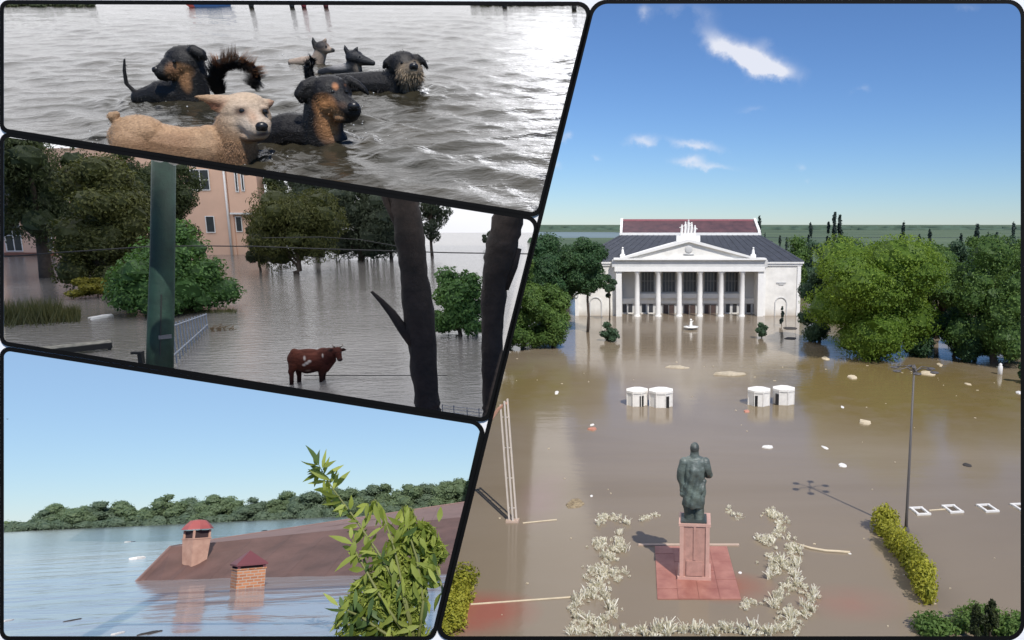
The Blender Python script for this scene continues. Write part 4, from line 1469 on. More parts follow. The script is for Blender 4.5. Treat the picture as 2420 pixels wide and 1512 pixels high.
for (nm, cat, lab, u, v, w, h, mt) in [
    ('foam_board', 'board', 'white board floating right of the statue head', 1814, 1057, 30, 7, fw),
    ('foam_scrap', 'scrap', 'white round scrap floating above the lamp shadow', 1991, 1100, 21, 11, fw),
    ('foam_scrap', 'scrap', 'small white scrap floating left of the lamp post, above the round scrap', 1949, 1058, 11, 10, fw),
    ('foam_board', 'board', 'cream board drifting left of the tall lamp post', 2044, 998, 34, 10, fc),
    ('foam_scrap', 'scrap', 'tiny white scrap high between the kiosks and the lamp post', 1990, 962, 9, 7, fw),
    ('drift_log', 'log', 'pale log beside the top of the tall lamp post', 2190, 882, 36, 10, fc),
    ('drift_log', 'log', 'pale drift piece below the huge round tree, near the palace', 2013, 892, 26, 8, fc),
    ('foam_scrap', 'scrap', 'small cream scrap left of the log, under the huge round tree', 1950, 847, 18, 8, fc),
    ('foam_scrap', 'scrap', 'small white scrap under the middle of the huge round tree', 2092, 846, 10, 8, fw),
    ('foam_scrap', 'scrap', 'tiny cream scrap right of the tree lamp', 2220, 862, 14, 8, fc),
    ('foam_scrap', 'scrap', 'cream scrap in open water near the right edge', 2287, 908, 13, 6, fc),
    ('foam_scrap', 'scrap', 'white scrap by the right edge, below the white bollard', 2408, 928, 18, 7, fw),
    ('sunken_crate', 'crate', 'dark lump afloat in the open water at the right', 2284, 1099, 22, 9, fdk),
    ('drift_mat', 'drift', 'brown clump of drift left of the statue', 1358, 1190, 48, 26, mat('drift_brown', (0.16, 0.11, 0.06), 0.9, 0.4, 6, 0.6, 12, c2=(0.42, 0.33, 0.2))),
    ('foam_scrap', 'scrap', 'tiny white scrap above the brown drift', 1397, 1172, 8, 6, fw),
    ('foam_scrap', 'scrap', 'small white scrap left of the left kiosks', 1315, 928, 11, 10, fw),
    ('red_scrap', 'scrap', 'reddish scrap floating left below the left kiosks', 1398, 1014, 28, 8, frd),
    ('red_scrap', 'scrap', 'reddish scrap floating right under the right kiosks', 1764, 972, 18, 7, frd),
    ('foam_scrap', 'scrap', 'small white scrap above the reddish scrap on the left', 1399, 1004, 10, 6, fw),
    ('foam_scrap', 'scrap', 'white speck afloat right of the platform', 1748, 1353, 10, 7, fw),
    ('foam_scrap', 'scrap', 'white speck at the end of the long pale hose', 2006, 1307, 9, 8, fw),
    ('drift_mat', 'drift', 'dark drift in front of the right wing, nearer one', 1868, 800, 34, 6, fdk),
    ('drift_mat', 'drift', 'dark drift in front of the right wing, farther one', 1866, 776, 36, 7, fdk),
    ('drift_mat', 'drift', 'pale scum streak in front of the palace columns', 1720, 884, 90, 8, mat('scum', (0.40, 0.34, 0.25), 0.9, 0.2)),
    ('drift_mat', 'drift', 'pale scum streak left of the palace axis', 1600, 868, 60, 6, mat('scum', (0.4, 0.34, 0.25))),
]:
    debris(VR, nm, cat, lab, u, v, w, h, mt, thick=0.12 if 'mat' in nm else 0.3)

# bollards at the right
for u, v, vt, w, lab in ((2362, 884, 858, 12, 'white bollard standing in the water at the far right'), (2305, 846, 832, 7, 'small white post under the right edge tree'), (2256, 832, 818, 6, 'thin white post left of the small post under the trees')):
    a = VR.P(u, v)
    m = VR.mpp(a)
    h = VR.Q(u, vt, a.y).z
    o = MB().lathe([(w * m * .45, -.4), (w * m * .45, h * .7), (w * m * .28, h * .8), (w * m * .34, h * .9), (w * m * .1, h)], 10).build('bollard', fw, None, True)
    tag(put(o, VR, a), lab, 'bollard', 'white posts by the trees')
# square planters: white rims just above the water
for i, (u, v) in enumerate([(2173, 1209), (2250, 1204), (2333, 1202), (2414, 1200)]):
    a = VR.P(u, v)
    m = VR.mpp(a)
    t = thing('planter', ORD[i] + ' white square planter rim from the lamp post, awash in the flood', 'planter', VR, a, 0.10, 'square planters')
    s = 13 * m
    d = 19 * m
    for k, (x, y, w, l) in enumerate(((0, -d, 2 * s + .2, .14), (0, d, 2 * s + .2, .14), (-s, 0, .14, 2 * d - .143), (s, 0, .14, 2 * d - .143))):
        MB().box((x, y, -0.02), (w, l, 0.26)).build('rim', fw, t)
    MB().box((0, 0, -0.1), (2 * s - .15, 2 * d - .15, 0.21)).build('soil', mat('wet_soil', (0.10, 0.075, 0.05), 0.7), t)
pts = [VR.P(u, v, 0.05) for u, v in ((1884, 1286), (1915, 1295), (1950, 1301), (1985, 1303), (2008, 1305))]
o = MB().tube([p - pts[0] for p in pts], 0.075, 8).build('hose', fc, None, True)
tag(put(o, VR, pts[0]), 'long pale hose floating right of the dry plants', 'hose')
for u0, v0, u1, v1, lab in ((1112, 1428, 1348, 1411, 'pale kerb line just under water at the lower left of the square'), (1235, 1236, 1315, 1228, 'short pale kerb line right of the leaning pylon'),
                            (2195, 1206, 2236, 1203, 'short white bar between the first two planters')):
    p, q = VR.P(u0, v0, 0.01), VR.P(u1, v1, 0.01)
    o = MB().tube([Vector((0, 0, 0)), q - p], 0.055, 6).build('kerb_line', fc)
    tag(put(o, VR, p), lab, 'kerb')

# tiny litter drifting all over the square
rng = random.Random(77)
mb = MB()
for i in range(80):
    u, v = rng.uniform(1150, 2405), rng.uniform(850, 1480) if i % 3 else rng.uniform(845, 960)
    if u < u_right(v) + 30 or (1500 < u < 1780 and 1030 < v < 1440):
        continue
    p = VR.P(u, v)
    m = VR.mpp(p)
    r = rng.uniform(0.6, 1.8) * m
    mb.box((p.x, p.y, 0.01), (r * rng.uniform(1, 4), r * rng.uniform(1, 3), 0.05), Matrix.Rotation(rng.uniform(0, PI), 3, 'Z'))
o = mb.build('floating_litter', fc, None, False, 'stuff')
tag(put(o, VR), 'tiny pale scraps of litter scattered over the brown flood', 'litter')
# ================================================================== the drowned roof on the river
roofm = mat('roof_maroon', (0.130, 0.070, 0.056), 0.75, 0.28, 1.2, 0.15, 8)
roofl = mat('roof_upper_lit', (0.215, 0.135, 0.115), 0.75, 0.12, 1.0, 0.15, 8)  # lighter copy: brighter lighting of the upper slope put into its colour


def river_scene():
    A0, A1 = VB.P(330, 1371), VB.P(700, 1372)
    dirx = (A1 - A0).normalized()
    low = Vector((0, -0.6, -0.32))
    A2 = A0
    for i in range(4000):
        A2 = A0 + dirx * (0.01 * i)
        pr = VB.proj(A2 + low)
        if pr.x > u_right(pr.y) - 3:
            break
    b0, b1 = VB.Q(402, 1292, 17.6), VB.Q(u_right(1221) - 3, 1221, 21.0)
    c0, c1 = VB.Q(492, 1277, 23.5), VB.Q(u_right(1186) - 3, 1186, 27.0)
    d0, d1 = c0 + Vector((0.3, 3, -1.4)), c1 + Vector((-1.6, 3, -1.4))
    a = Vector(A0)
    t = thing('house_roof', 'big maroon hipped roof of a drowned house', 'roof', VB, a)
    L = lambda p: Vector(p) - a

    def strip(name, p, q, p2, q2, mt, n=8):
        """row of roof sheets between two edges, each sheet its own piece with a slight lap"""
        for i in range(n):
            f0, f1 = i / n, (i + 1) / n
            e = 0.0006
            w = [p.lerp(q, f0 + e / 2), p.lerp(q, f1 - e / 2), p2.lerp(q2, f1 - e / 2), p2.lerp(q2, f0 + e / 2)]
            nn = (w[1] - w[0]).cross(w[3] - w[0]).normalized()
            if nn.z < 0:
                nn = -nn
            lift = nn * 0.0
            MB().add([L(x) + lift for x in w] + [L(x) + lift - nn * 0.06 for x in w],
                     [(0, 1, 2, 3), (7, 6, 5, 4), (0, 4, 5, 1), (1, 5, 6, 2), (2, 6, 7, 3), (3, 7, 4, 0)]).build(name, mt, t)
    under = MB().add([L(x) - Vector((0, 0, .09)) for x in (A0 + low, A2 + low, b1, b0, c0, c1, d1, d0)],
                     [(0, 1, 2, 3), (3, 2, 5, 4), (4, 5, 6, 7)])
    under.build('roof_deck', roofm, t)
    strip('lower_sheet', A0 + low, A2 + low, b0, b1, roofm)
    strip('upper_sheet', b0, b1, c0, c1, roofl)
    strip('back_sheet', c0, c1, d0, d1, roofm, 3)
    MB().add([L(x) for x in (A0 + low, b0, c0, d0)], [(0, 1, 2, 3)]).build('hip_end', roofm, t)
    MB().tube([L(c0), L(c1)], 0.035, 6).build('ridge_cap', roofl, t)
    MB().tube([L(A0 + low), L(b0), L(c0)], 0.03, 6).build('hip_cap', roofl, t)

    # brick chimneys with metal hoods
    m, n = newmat('chimney_brick')
    out = n.n('ShaderNodeOutputMaterial')
    b = n.n('ShaderNodeBsdfPrincipled')
    tc = n.n('ShaderNodeTexCoord')
    sp = n.n('ShaderNodeSeparateXYZ')
    n.l(tc.outputs['Object'], sp.inputs[0])
    cb = n.n('ShaderNodeCombineXYZ')
    n.l(n.math('ADD', sp.outputs[0], sp.outputs[1]), cb.inputs[0])
    n.l(sp.outputs[2], cb.inputs[1])
    br = n.n('ShaderNodeTexBrick')
    n.l(cb.outputs[0], br.inputs['Vector'])
    br.inputs['Color1'].default_value = (0.36, 0.13, 0.055, 1)
    br.inputs['Color2'].default_value = (0.50, 0.21, 0.095, 1)
    br.inputs['Mortar'].default_value = (0.42, 0.32, 0.25, 1)
    br.inputs['Scale'].default_value = 1.0
    br.inputs['Mortar Size'].default_value = 0.008
    br.inputs['Brick Width'].default_value = 0.125
    br.inputs['Row Height'].default_value = 0.05
    n.l(br.outputs[0], b.inputs['Base Color'])
    bp = n.n('ShaderNodeBump')
    bp.inputs['Distance'].default_value = 0.01
    bp.inputs['Strength'].default_value = 0.6
    n.l(n.math('SUBTRACT', 1.0, br.outputs['Fac']), bp.inputs['Height'])
    n.l(bp.outputs[0], b.inputs['Normal'])
    b.inputs['Roughness'].default_value = 0.85
    n.l(b.outputs[0], out.inputs[0])
    brick = m
    pinkb = mat('pale_brick', (0.50, 0.28, 0.20), 0.85, 0.15, 5.0, c2=(0.58, 0.36, 0.26))
    dark = mat('chimney_dark', (0.045, 0.025, 0.025), 0.8, 0.2)
    hood = mat('hood_red', (0.36, 0.085, 0.075), 0.5, 0.1, 2.0)
    hood2 = mat('hood_maroon', (0.16, 0.045, 0.05), 0.5, 0.1, 2.0)
    for (uc, vb, hw, vbody, vgap, vcap, vtop, hcap, y, lab, bm_, hm, rot, domed) in [
        (459, 1330, 29, 1276, 1256, 1253, 1231, 33, 17.25, 'domed red chimney standing on the left end of the drowned roof', pinkb, hood, 0.55, True),
        (584, 1387, 36, 1346, 1336, 1334, 1304, 40, None, 'orange brick chimney with maroon hood rising from the water', brick, hood2, 0.22, False)]:
        p = VB.P(uc, vb) if y is None else VB.Q(uc, vb, y)
        q = Px(VB, p)
        mm = q.m
        Z = lambda v: (vb - v) * mm * 1.0
        c = thing('chimney', lab, 'chimney', VB, p, q.rz + rot, 'chimneys of the drowned house')
        w = hw * mm / (abs(math.cos(rot)) + abs(math.sin(rot)))
        wc = hcap * mm / (abs(math.cos(rot)) + abs(math.sin(rot)))
        k = 0.7 if domed else 1.0
        vs = [(sx * w * k, sy * w * k, -0.5) for sx, sy in ((-1, -1), (1, -1), (1, 1), (-1, 1))] + [(sx * w, sy * w, Z(vbody)) for sx, sy in ((-1, -1), (1, -1), (1, 1), (-1, 1))]
        MB().add(vs, [(3, 2, 1, 0), (4, 5, 6, 7), (0, 1, 5, 4), (1, 2, 6, 5), (2, 3, 7, 6), (3, 0, 4, 7)]).build('shaft', bm_, c)
        MB().box2(-w * 1.06, w * 1.06, -w * 1.06, w * 1.06, Z(vbody) + .003, Z(vbody) + 3 * mm).build('collar', bm_, c)
        MB().box2(-w * .8, w * .8, -w * .8, w * .8, Z(vbody) + 3 * mm + .003, Z(vgap)).build('flue', dark, c)
        for sx, sy in ((-1, -1), (1, -1), (1, 1), (-1, 1)):
            MB().box2(sx * w * .98, sx * w * .8, sy * w * .98, sy * w * .8, Z(vbody) + 3 * mm + .002, Z(vgap) + mm).build('hood_post', hm if not domed else bm_, c)
        if domed:
            prof = [(wc * 1.4, Z(vcap)), (wc * 1.36, Z(vcap) + 2 * mm), (wc * 1.15, Z(vcap) + 9 * mm), (wc * 0.7, Z(vtop) - 2 * mm), (wc * .12, Z(vtop))]
            MB().lathe(prof, 8).build('hood', hm, c)
        else:
            z0 = Z(vcap) - 3 * mm
            MB().add([(-wc, -wc, z0), (wc, -wc, z0), (wc, wc, z0), (-wc, wc, z0), (-wc, -wc, z0 + 4 * mm), (wc, -wc, z0 + 4 * mm), (wc, wc, z0 + 4 * mm), (-wc, wc, z0 + 4 * mm), (0, 0, Z(vtop))],
                     [(3, 2, 1, 0), (0, 1, 5, 4), (1, 2, 6, 5), (2, 3, 7, 6), (3, 0, 4, 7), (4, 5, 8), (5, 6, 8), (6, 7, 8), (7, 4, 8)]).build('hood', hm, c)

    # wooded far bank
    hazed_bank_leaf = leafmat('hazed_bank_leaf', (0.145, 0.205, 0.115), (0.245, 0.32, 0.175), 0.4)  # distance haze put into the bank leaf colours, paler and bluer
    bank_leaf2 = leafmat('hazed_bank_leaf_dark', (0.13, 0.185, 0.125), (0.20, 0.265, 0.175), 0.4)
    tops = [(-12, 1200, 26), (22, 1196, 28), (62, 1198, 26), (100, 1197, 24), (140, 1186, 30), (185, 1183, 32), (232, 1181, 34), (280, 1182, 32), (320, 1193, 26), (352, 1196, 22), (386, 1166, 30), (425, 1182, 26),
            (462, 1162, 34), (505, 1158, 36), (552, 1165, 34), (598, 1170, 30), (640, 1172, 30), (684, 1158, 34), (726, 1149, 34), (772, 1148, 36), (820, 1142, 36), (868, 1134, 36), (915, 1134, 34), (962, 1137, 34),
            (1008, 1141, 34), (1050, 1130, 30), (1092, 1102, 38)]
    for i, (u, vt, hw) in enumerate(tops):
        y = 262 + 9 * ((i * 37) % 5) / 4
        b0 = VB.Q(u, 1200, y)
        base = Vector((b0.x, y, 0))
        mm = VB.mpp(base)
        vb = VB.proj(base).y
        h = (vb - vt) * mm
        tree('bank_tree', ORD[i] + ' tree from the left on the wooded far river bank', VB, base, 3.1 * hw * mm, h, 0.0, 200 + i, hazed_bank_leaf if i % 3 else bank_leaf2, bark, 2600, 4.6 * mm, 'dome', 18,
             group='trees on the far river bank', trunk=False, core=0.8)
    l, r = VB.Q(-40, 1240, 258), VB.Q(1160, 1190, 258)
    hi = MB()
    rng = np.random.default_rng(3)
    bl = [(x, rng.uniform(259, 262), rng.uniform(0.4, 1.6), rng.uniform(2.5, 4.5), 2.0, rng.uniform(1.4, 2.6)) for x in np.linspace(l.x, r.x, 60)]
    o = mobj('bank_scrub', leaf_mesh('bank_scrub', bl, 9000, 0.8, 5, core=0.85), bank_leaf2, None, False, 'stuff')
    tag(put(o, VB), 'dark low scrub along the water edge of the far river bank', 'scrub')
    sheet('river_bank', [(l.x - 30, 261, 0.05), (r.x + 6, 261, 0.05), (r.x + 20, 320, .05), (l.x - 50, 320, .05)], mat('bank_soil', (0.09, 0.10, 0.05), 0.9), VB)

    # leafy shoot in the foreground, right
    rng = random.Random(12)
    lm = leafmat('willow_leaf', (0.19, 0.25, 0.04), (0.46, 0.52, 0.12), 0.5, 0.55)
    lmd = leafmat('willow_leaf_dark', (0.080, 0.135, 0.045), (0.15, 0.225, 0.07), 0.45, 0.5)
    Y0 = 6.5
    root = VB.Q(985, 1540, Y0)
    mm = VB.mpp(root)
    t = thing('leafy_shoot', 'tall leafy green shoot with narrow leaves in front of the brown roof', 'plant', VB, root)
    rzz = -math.atan2(root.x, root.y)
    pp = lambda u, v, y=0.0: VB.Q(u, v, Y0 + y * mm) - root
    stems = [[(985, 1540), (950, 1400), (890, 1300), (835, 1220), (790, 1160), (762, 1115), (750, 1092)], [(985, 1540), (955, 1400), (930, 1290), (900, 1200), (885, 1180), (868, 1192)],
             [(985, 1540), (1000, 1420), (985, 1320), (960, 1240), (950, 1195), (972, 1200), (985, 1230)], [(985, 1540), (1045, 1460), (1045, 1390), (1030, 1340)],
             [(985, 1540), (900, 1490), (850, 1455), (800, 1435)], [(985, 1540), (905, 1420), (860, 1340), (838, 1300), (832, 1270)]]
    mb = MB()
    sm = mat('stem_green', (0.16, 0.17, 0.05), 0.6)
    for s in stems:
        MB().tube([pp(u, v) for u, v in s], [max(1.0, 4.2 - 0.6 * i) * mm for i in range(len(s))], 6).build('stem', sm, t, True)

    def leaf_geo(name, L, Wd, curl, tint):
        mb = MB()
        st = [(0, .05), (.18, .62), (.4, 1.0), (.65, .8), (.86, .36), (1.0, 0.02)]
        for f, w in st:
            z = -curl * L * f * f
            mb.v += [(f * L, -w * Wd, z + .16 * Wd * w), (f * L, 0, z), (f * L, w * Wd, z + .16 * Wd * w)]
        for i in range(len(st) - 1):
            for j in range(2):
                mb.f.append((i * 3 + j, (i + 1) * 3 + j, (i + 1) * 3 + j + 1, i * 3 + j + 1))
        me = mb.mesh(name)
        at = me.color_attributes.new('Col', 'FLOAT_COLOR', 'POINT')
        at.data.foreach_set('color', [x for _ in me.vertices for x in (tint, tint, tint, 1)])
        me.polygons.foreach_set('use_smooth', [True] * len(me.polygons))
        return me
    geos = [leaf_geo('leaf', (26 + 4.5 * i) * mm, (4.3 + 1.0 * (i % 4)) * mm, 0.12 + 0.11 * (i % 5), t_) for i, t_ in enumerate((0.15, 0.9, 0.55, 0.35, 0.75, 1.0, 0.05, 0.6))]
    geosd = [g.copy() for g in geos]
    for g in geos:
        g.materials.append(lm)
    for g in geosd:
        g.materials.append(lmd)

    def add_leaf(u, v, y, ang, tilt, dark):
        if u + max(0, math.cos(ang)) * 78 > u_right(v) - 9:
            ang = PI - ang if math.cos(ang) > 0 else ang
            if u > u_right(v) - 16:
                return
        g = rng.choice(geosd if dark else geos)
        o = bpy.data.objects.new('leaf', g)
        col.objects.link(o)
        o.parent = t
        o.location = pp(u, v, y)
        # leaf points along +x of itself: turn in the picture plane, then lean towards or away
        o.rotation_euler = (Matrix.Rotation(rzz, 3, 'Z') @ Matrix.Rotation(-ang, 3, 'Y') @ Matrix.Rotation(tilt, 3, 'Z') @ Matrix.Rotation(PI / 2 + rng.uniform(-0.9, 0.9), 3, 'X')).to_euler()
    cnt = 0
    for si, s in enumerate(stems):
        tot = [62, 26, 34, 24, 28, 24][si]
        for k in range(tot):
            f = (k + rng.random()) / tot
            f = 0.22 + 0.78 * f
            x = f * (len(s) - 1)
            i = min(int(x), len(s) - 2)
            fr = x - i
            u = s[i][0] * (1 - fr) + s[i + 1][0] * fr + rng.uniform(-5, 5)
            v = s[i][1] * (1 - fr) + s[i + 1][1] * fr + rng.uniform(-5, 5)
            du, dv = s[i + 1][0] - s[i][0], s[i + 1][1] - s[i][1]
            a0 = math.atan2(-dv, du)
            side = rng.choice((-1, 1))
            an = a0 + side * rng.uniform(0.45, 1.6)
            if si in (1, 2) or rng.random() < 0.32:
                an = -PI / 2 + rng.uniform(-0.7, 0.7)
            if f > 0.96:
                an = a0 + rng.uniform(-.4, .4)
            dark = (si == 4 and rng.random() < .7) or rng.random() < 0.12
            add_leaf(u, v, rng.uniform(-14, 14), an, rng.uniform(-0.6, 0.6), dark)
            cnt += 1
    n = 0
    while n < 104:
        u, v = rng.uniform(800, 1065), rng.uniform(1225, 1505)
        if u > u_right(v) - 34 or u < 985 - (v - 1150) * 0.62 + 20 * math.sin(v * .07):
            continue
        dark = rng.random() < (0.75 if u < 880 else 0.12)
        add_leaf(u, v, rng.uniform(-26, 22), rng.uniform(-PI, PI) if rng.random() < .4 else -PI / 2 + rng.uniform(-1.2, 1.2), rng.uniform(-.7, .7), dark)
        n += 1
    # the many small leaves behind them
    bl = []
    for _ in range(60):
        for _ in range(50):
            u, v = rng.uniform(820, 1060), rng.uniform(1250, 1530)
            if u < u_right(v) - 52 and u > 1000 - (v - 1150) * 0.58:
                break
        p = pp(u, v, rng.uniform(18, 50))
        bl.append((p.x, p.y, p.z, 30 * mm, 20 * mm, 30 * mm))

    def clipB(p):
        w = p + np.array(root)
        c = (w - np.array([0, 0, VB.H])) @ np.array(VB.rs).T
        u = CX + F * c[:, 0] / -c[:, 2]
        v = CY - F * c[:, 1] / -c[:, 2]
        return u < 1396 - 0.247 * (v - 10) - 6
    mobj('inner_leaves', leaf_mesh('inner_leaves', bl, 5200, 30 * mm, 9, 0.3, 0.8, clipB, 0), lm, t, False, 'stuff')

    # small floating things
    G2 = 'floating debris on the river'
    for nm, cat, lab, u, v, w, h, mt in [('foam_scrap', 'scrap', 'white scrap afloat left of the drowned roof', 324, 1319, 24, 7, fw), ('foam_scrap', 'scrap', 'small white speck far out on the river', 307, 1280, 8, 4, fw),
                                         ('drift_lump', 'drift', 'small dark lump afloat at the lower left of the river', 168, 1466, 12, 7, fdk), ('foam_scrap', 'scrap', 'white speck at the left edge of the river', 18, 1466, 12, 5, fw),
                                         ('drift_lump', 'drift', 'dark drift at the bottom edge of the river view', 345, 1497, 18, 10, fdk), ('drift_lump', 'drift', 'brown drift just right of the dark drift at the bottom edge', 366, 1494, 16, 8, fdk),
                                         ('foam_scrap', 'scrap', 'faint white scrap left of the dark drift at the bottom edge', 280, 1496, 14, 5, fw), ('drift_lump', 'drift', 'dark speck on the water behind the roof ridge', 624, 1254, 9, 4, fdk)]:
        debris(VB, nm, cat, lab, u, v, w, h, mt, 3, 0.35, G2)
    p = VB.Q(17, 990, 120)
    mm = VB.mpp(p)
    o = MB().add([(-4 * mm, 0, 1.5 * mm), (-1.5 * mm, 0, 0), (-1.5 * mm, 3 * mm, 0), (0, -2 * mm, 0), (1.5 * mm, 0, 0), (4 * mm, 0, 1.5 * mm), (0, 3 * mm, 0), (0, 0, -1 * mm), (0, 0, 1 * mm)],
                 [(0, 1, 2), (5, 4, 6), (3, 7, 1), (3, 4, 7), (3, 8, 4), (3, 1, 8), (6, 1, 7), (6, 7, 4), (6, 4, 8), (6, 8, 1)]).build('bird', fdk)
    tag(put(o, VB, p), 'tiny dark bird in the pale sky above the river', 'bird')


river_scene()
# ================================================================== the flooded street with the cow
def street_scene():
    e_dark = leafmat('gum_leaf_dark', (0.030, 0.045, 0.018), (0.080, 0.100, 0.038), 0.3)
    e_olive = leafmat('gum_leaf_olive', (0.045, 0.055, 0.016), (0.115, 0.120, 0.035), 0.3)
    e_grey = leafmat('gum_leaf_grey', (0.040, 0.055, 0.035), (0.085, 0.105, 0.065), 0.3)
    e_fresh = leafmat('fresh_leaf', (0.045, 0.105, 0.028), (0.12, 0.225, 0.058), 0.35)
    e_yel = leafmat('wattle_leaf', (0.13, 0.12, 0.015), (0.28, 0.25, 0.035), 0.3)
    G = 'trees in the flooded street'

    def tp(name, label, u, vb, vt, hw, lm, seed, n, lp, kind, k, foot, **kw):
        return tree_px(VM, name, label, u, vb, vt, hw, lm, seed, n, lp, kind, k, foot, group=kw.pop('group', G), **kw)
    tp('gum_tree', 'tall dark gum tree with hanging leaves at the far left', 112, 655, 270, 150, e_dark, 301, 22000, 8, 'round', 44, 0.20, droop=1.6, aspect=0.3, core=0.55, trunk_r=0.55)
    tp('dense_tree', 'dense dark conifer-like tree left of the green pole', 255, 690, 350, 122, e_olive, 302, 20000, 8, 'round', 44, 0.0, core=0.75)
    tp('gum_tree', 'dark gum tree just right of the green pole, before the pink house', 438, 640, 350, 76, e_dark, 303, 10000, 8, 'round', 26, 0.2, droop=1.2, aspect=0.35, core=0.6)
    tp('leafy_tree', 'bright green leafy tree standing in the water by the pole', 415, 736, 505, 150, e_fresh, 304, 18000, 9, 'pile', 56, 0.0, core=0.7, up=0.5)
    tp('gum_tree', 'dark gum crown rising behind the green pole', 345, 668, 322, 92, e_dark, 315, 11000, 8, 'round', 28, 0.1, core=0.65, droop=1.0, aspect=0.35)
    tp('wattle_bush', 'yellow green rounded bush in the water left of the bright tree', 217, 703, 645, 56, e_yel, 305, 3200, 6, 'dome', 14, 0.0, cat='bush', group=None, core=0.75, trunk=False)
    tp('wattle_bush', 'small olive yellow bush squeezed behind the bright tree', 298, 694, 618, 30, e_yel, 306, 1600, 6, 'dome', 9, 0.0, cat='bush', group=None, core=0.75, trunk=False)
    tp('gum_tree', 'olive gum tree with drooping skirts right of the pink house', 705, 645, 425, 122, e_olive, 307, 19000, 7.5, 'round', 36, 0.03, droop=1.5, aspect=0.33, core=0.6, trunk_r=0.3)
    tp('gum_tree', 'low drooping gum branches at the corner of the pink house', 615, 640, 500, 40, e_grey, 308, 3600, 8, 'round', 12, 0.08, droop=1.8, aspect=0.3, core=0.5)
    tp('gum_tree', 'grey green gum tree behind the leaning trunk', 858, 615, 400, 130, e_grey, 309, 20000, 7.5, 'round', 40, 0.0, droop=1.4, aspect=0.33, core=0.6)
    tp('gum_tree', 'thin gum foliage hanging right behind the leaning trunk', 1022, 605, 440, 50, e_grey, 310, 5500, 7, 'round', 16, 0.2, droop=1.8, aspect=0.3, core=0.4)
    tp('gum_tree', 'tall hazy gum tree behind the olive one', 745, 606, 372, 100, e_grey, 316, 13000, 7, 'round', 28, 0.0, core=0.6, droop=1.0, aspect=0.35)
    tp('gum_tree', 'tall dark gum tree between the hazy one and the leaning trunk', 925, 612, 380, 72, e_dark, 317, 10000, 7, 'round', 22, 0.0, core=0.6, droop=1.0, aspect=0.35)
    tp('leafy_shrub', 'bright green shrub between the two dark trunks', 1085, 793, 612, 82, e_fresh, 311, 9000, 9, 'dome', 26, 0.0, core=0.65, cat='shrub', group=None, up=0.6)
    tp('gum_tree', 'tiny treetop poking out of the far bright water', 1152, 585, 545, 17, e_grey, 312, 420, 6, 'round', 6, 0.2, core=0.4)
    tp('gum_tree', 'shadowy tree behind the right end of the pink house', 660, 600, 380, 52, e_dark, 313, 5000, 8, 'round', 16, 0.02, core=0.75)
    tp('gum_tree', 'leaves hanging from above beside the right-hand trunk', 1196, 600, 480, 26, e_grey, 314, 900, 8, 'round', 7, 0.3, droop=1.6, aspect=0.3, core=0.3)

    # ---- pink house
    a = VM.P(548, 602)
    y0 = a.y
    pink = mat('salmon_render', (0.70, 0.455, 0.33), 0.85, 0.06, 0.4, 0.1, 8)
    pink2 = mat('salmon_shadow_trim', (0.50, 0.30, 0.22), 0.85, 0.05)
    wht = mat('white_pipe', (0.72, 0.70, 0.68), 0.5, 0.05)
    gl = mat('street_glass', (0.030, 0.034, 0.040), 0.12, 0.2)
    brn = mat('brick_ledge', (0.22, 0.09, 0.06), 0.8, 0.15)
    t = thing('house', 'salmon pink rendered house of two storeys standing in the flood', 'house', VM, a)
    X = lambda u: (VM.Q(u, 560, y0).x - a.x)
    Z = lambda v: VM.Q(548, v, y0).z
    MB().box2(X(-60), X(556), 0, 6, -1, Z(350)).build('wall', pink, t)
    MB().box2(X(556) + .003, X(624), -0.6, 1.2, Z(502), Z(370)).build('oriel', pink, t)
    MB().box2(X(556) + .003, X(620), 0.15, 1.15, -1, Z(502) - .003).build('wall', pink, t)
    MB().box2(X(555), X(627), -0.7, 0.1, Z(506), Z(502) - .004).build('oriel_sill', wht, t)
    MB().cyl((X(546), -0.2, -1), (X(546), -0.2, Z(380)), 0.16, n=10).build('downpipe', wht, t, True)

    def win(u0, u1, v0, v1, y=0.0, panes=2, cross=True):
        w = MB().box2(X(u0), X(u1), y - 0.06, y - 0.003, Z(v1), Z(v0)).build('window', gl, t)
        f = MB()
        x0, x1, z0, z1 = X(u0), X(u1), Z(v1), Z(v0)
        b = 0.11
        f.box2(x0 - b, x1 + b, y - .14, y - .063, z1, z1 + b).box2(x0 - b, x1 + b, y - .14, y - .063, z0 - b, z0)
        f.box2(x0 - b, x0, y - .14, y - .063, z0, z1).box2(x1, x1 + b, y - .14, y - .063, z0, z1)
        f.build('frame', wht, w)
        for i in range(1, panes):
            xx = x0 + (x1 - x0) * i / panes
            MB().box2(xx - b * .4, xx + b * .4, y - .13, y - .064, z0, z1).build('mullion', wht, w)
        if cross:
            MB().box2(x0, x1, y - .125, y - .065, (z0 + z1) / 2 - .04, (z0 + z1) / 2 + .04).build('transom', wht, w)
    win(468, 508, 402, 448)
    win(492, 510, 512, 548, panes=1, cross=False)
    win(561, 573, 513, 546, 0.15, 1, False)
    win(576, 580, 408, 452, -0.6, 1, False)
    win(590, 594, 411, 450, -0.6, 1, False)
    win(14, 50, 520, 592)
    win(92, 122, 520, 590)
    win(28, 70, 400, 460)
    win(180, 215, 520, 575)
    win(330, 352, 408, 450)
    MB().box2(X(-60), X(128), -0.9, -0.003, Z(607), Z(597)).build('ledge', brn, t)
    MB().box2(X(-60), X(128), -1.2, -0.91, Z(601), Z(597) + .1).build('ledge_edge', brn, t)

    # ---- green pole
    p = VM.Q(378, 874, 28)
    q = Px(VM, p)
    m = q.m
    t = thing('utility_pole', 'thick dark green pole in the foreground', 'pole', VM, p, q.rz)
    vb = q.p0.y
    top = [q(387, 340), q(384, 600), q(379, 800), q(377.5, 876)]
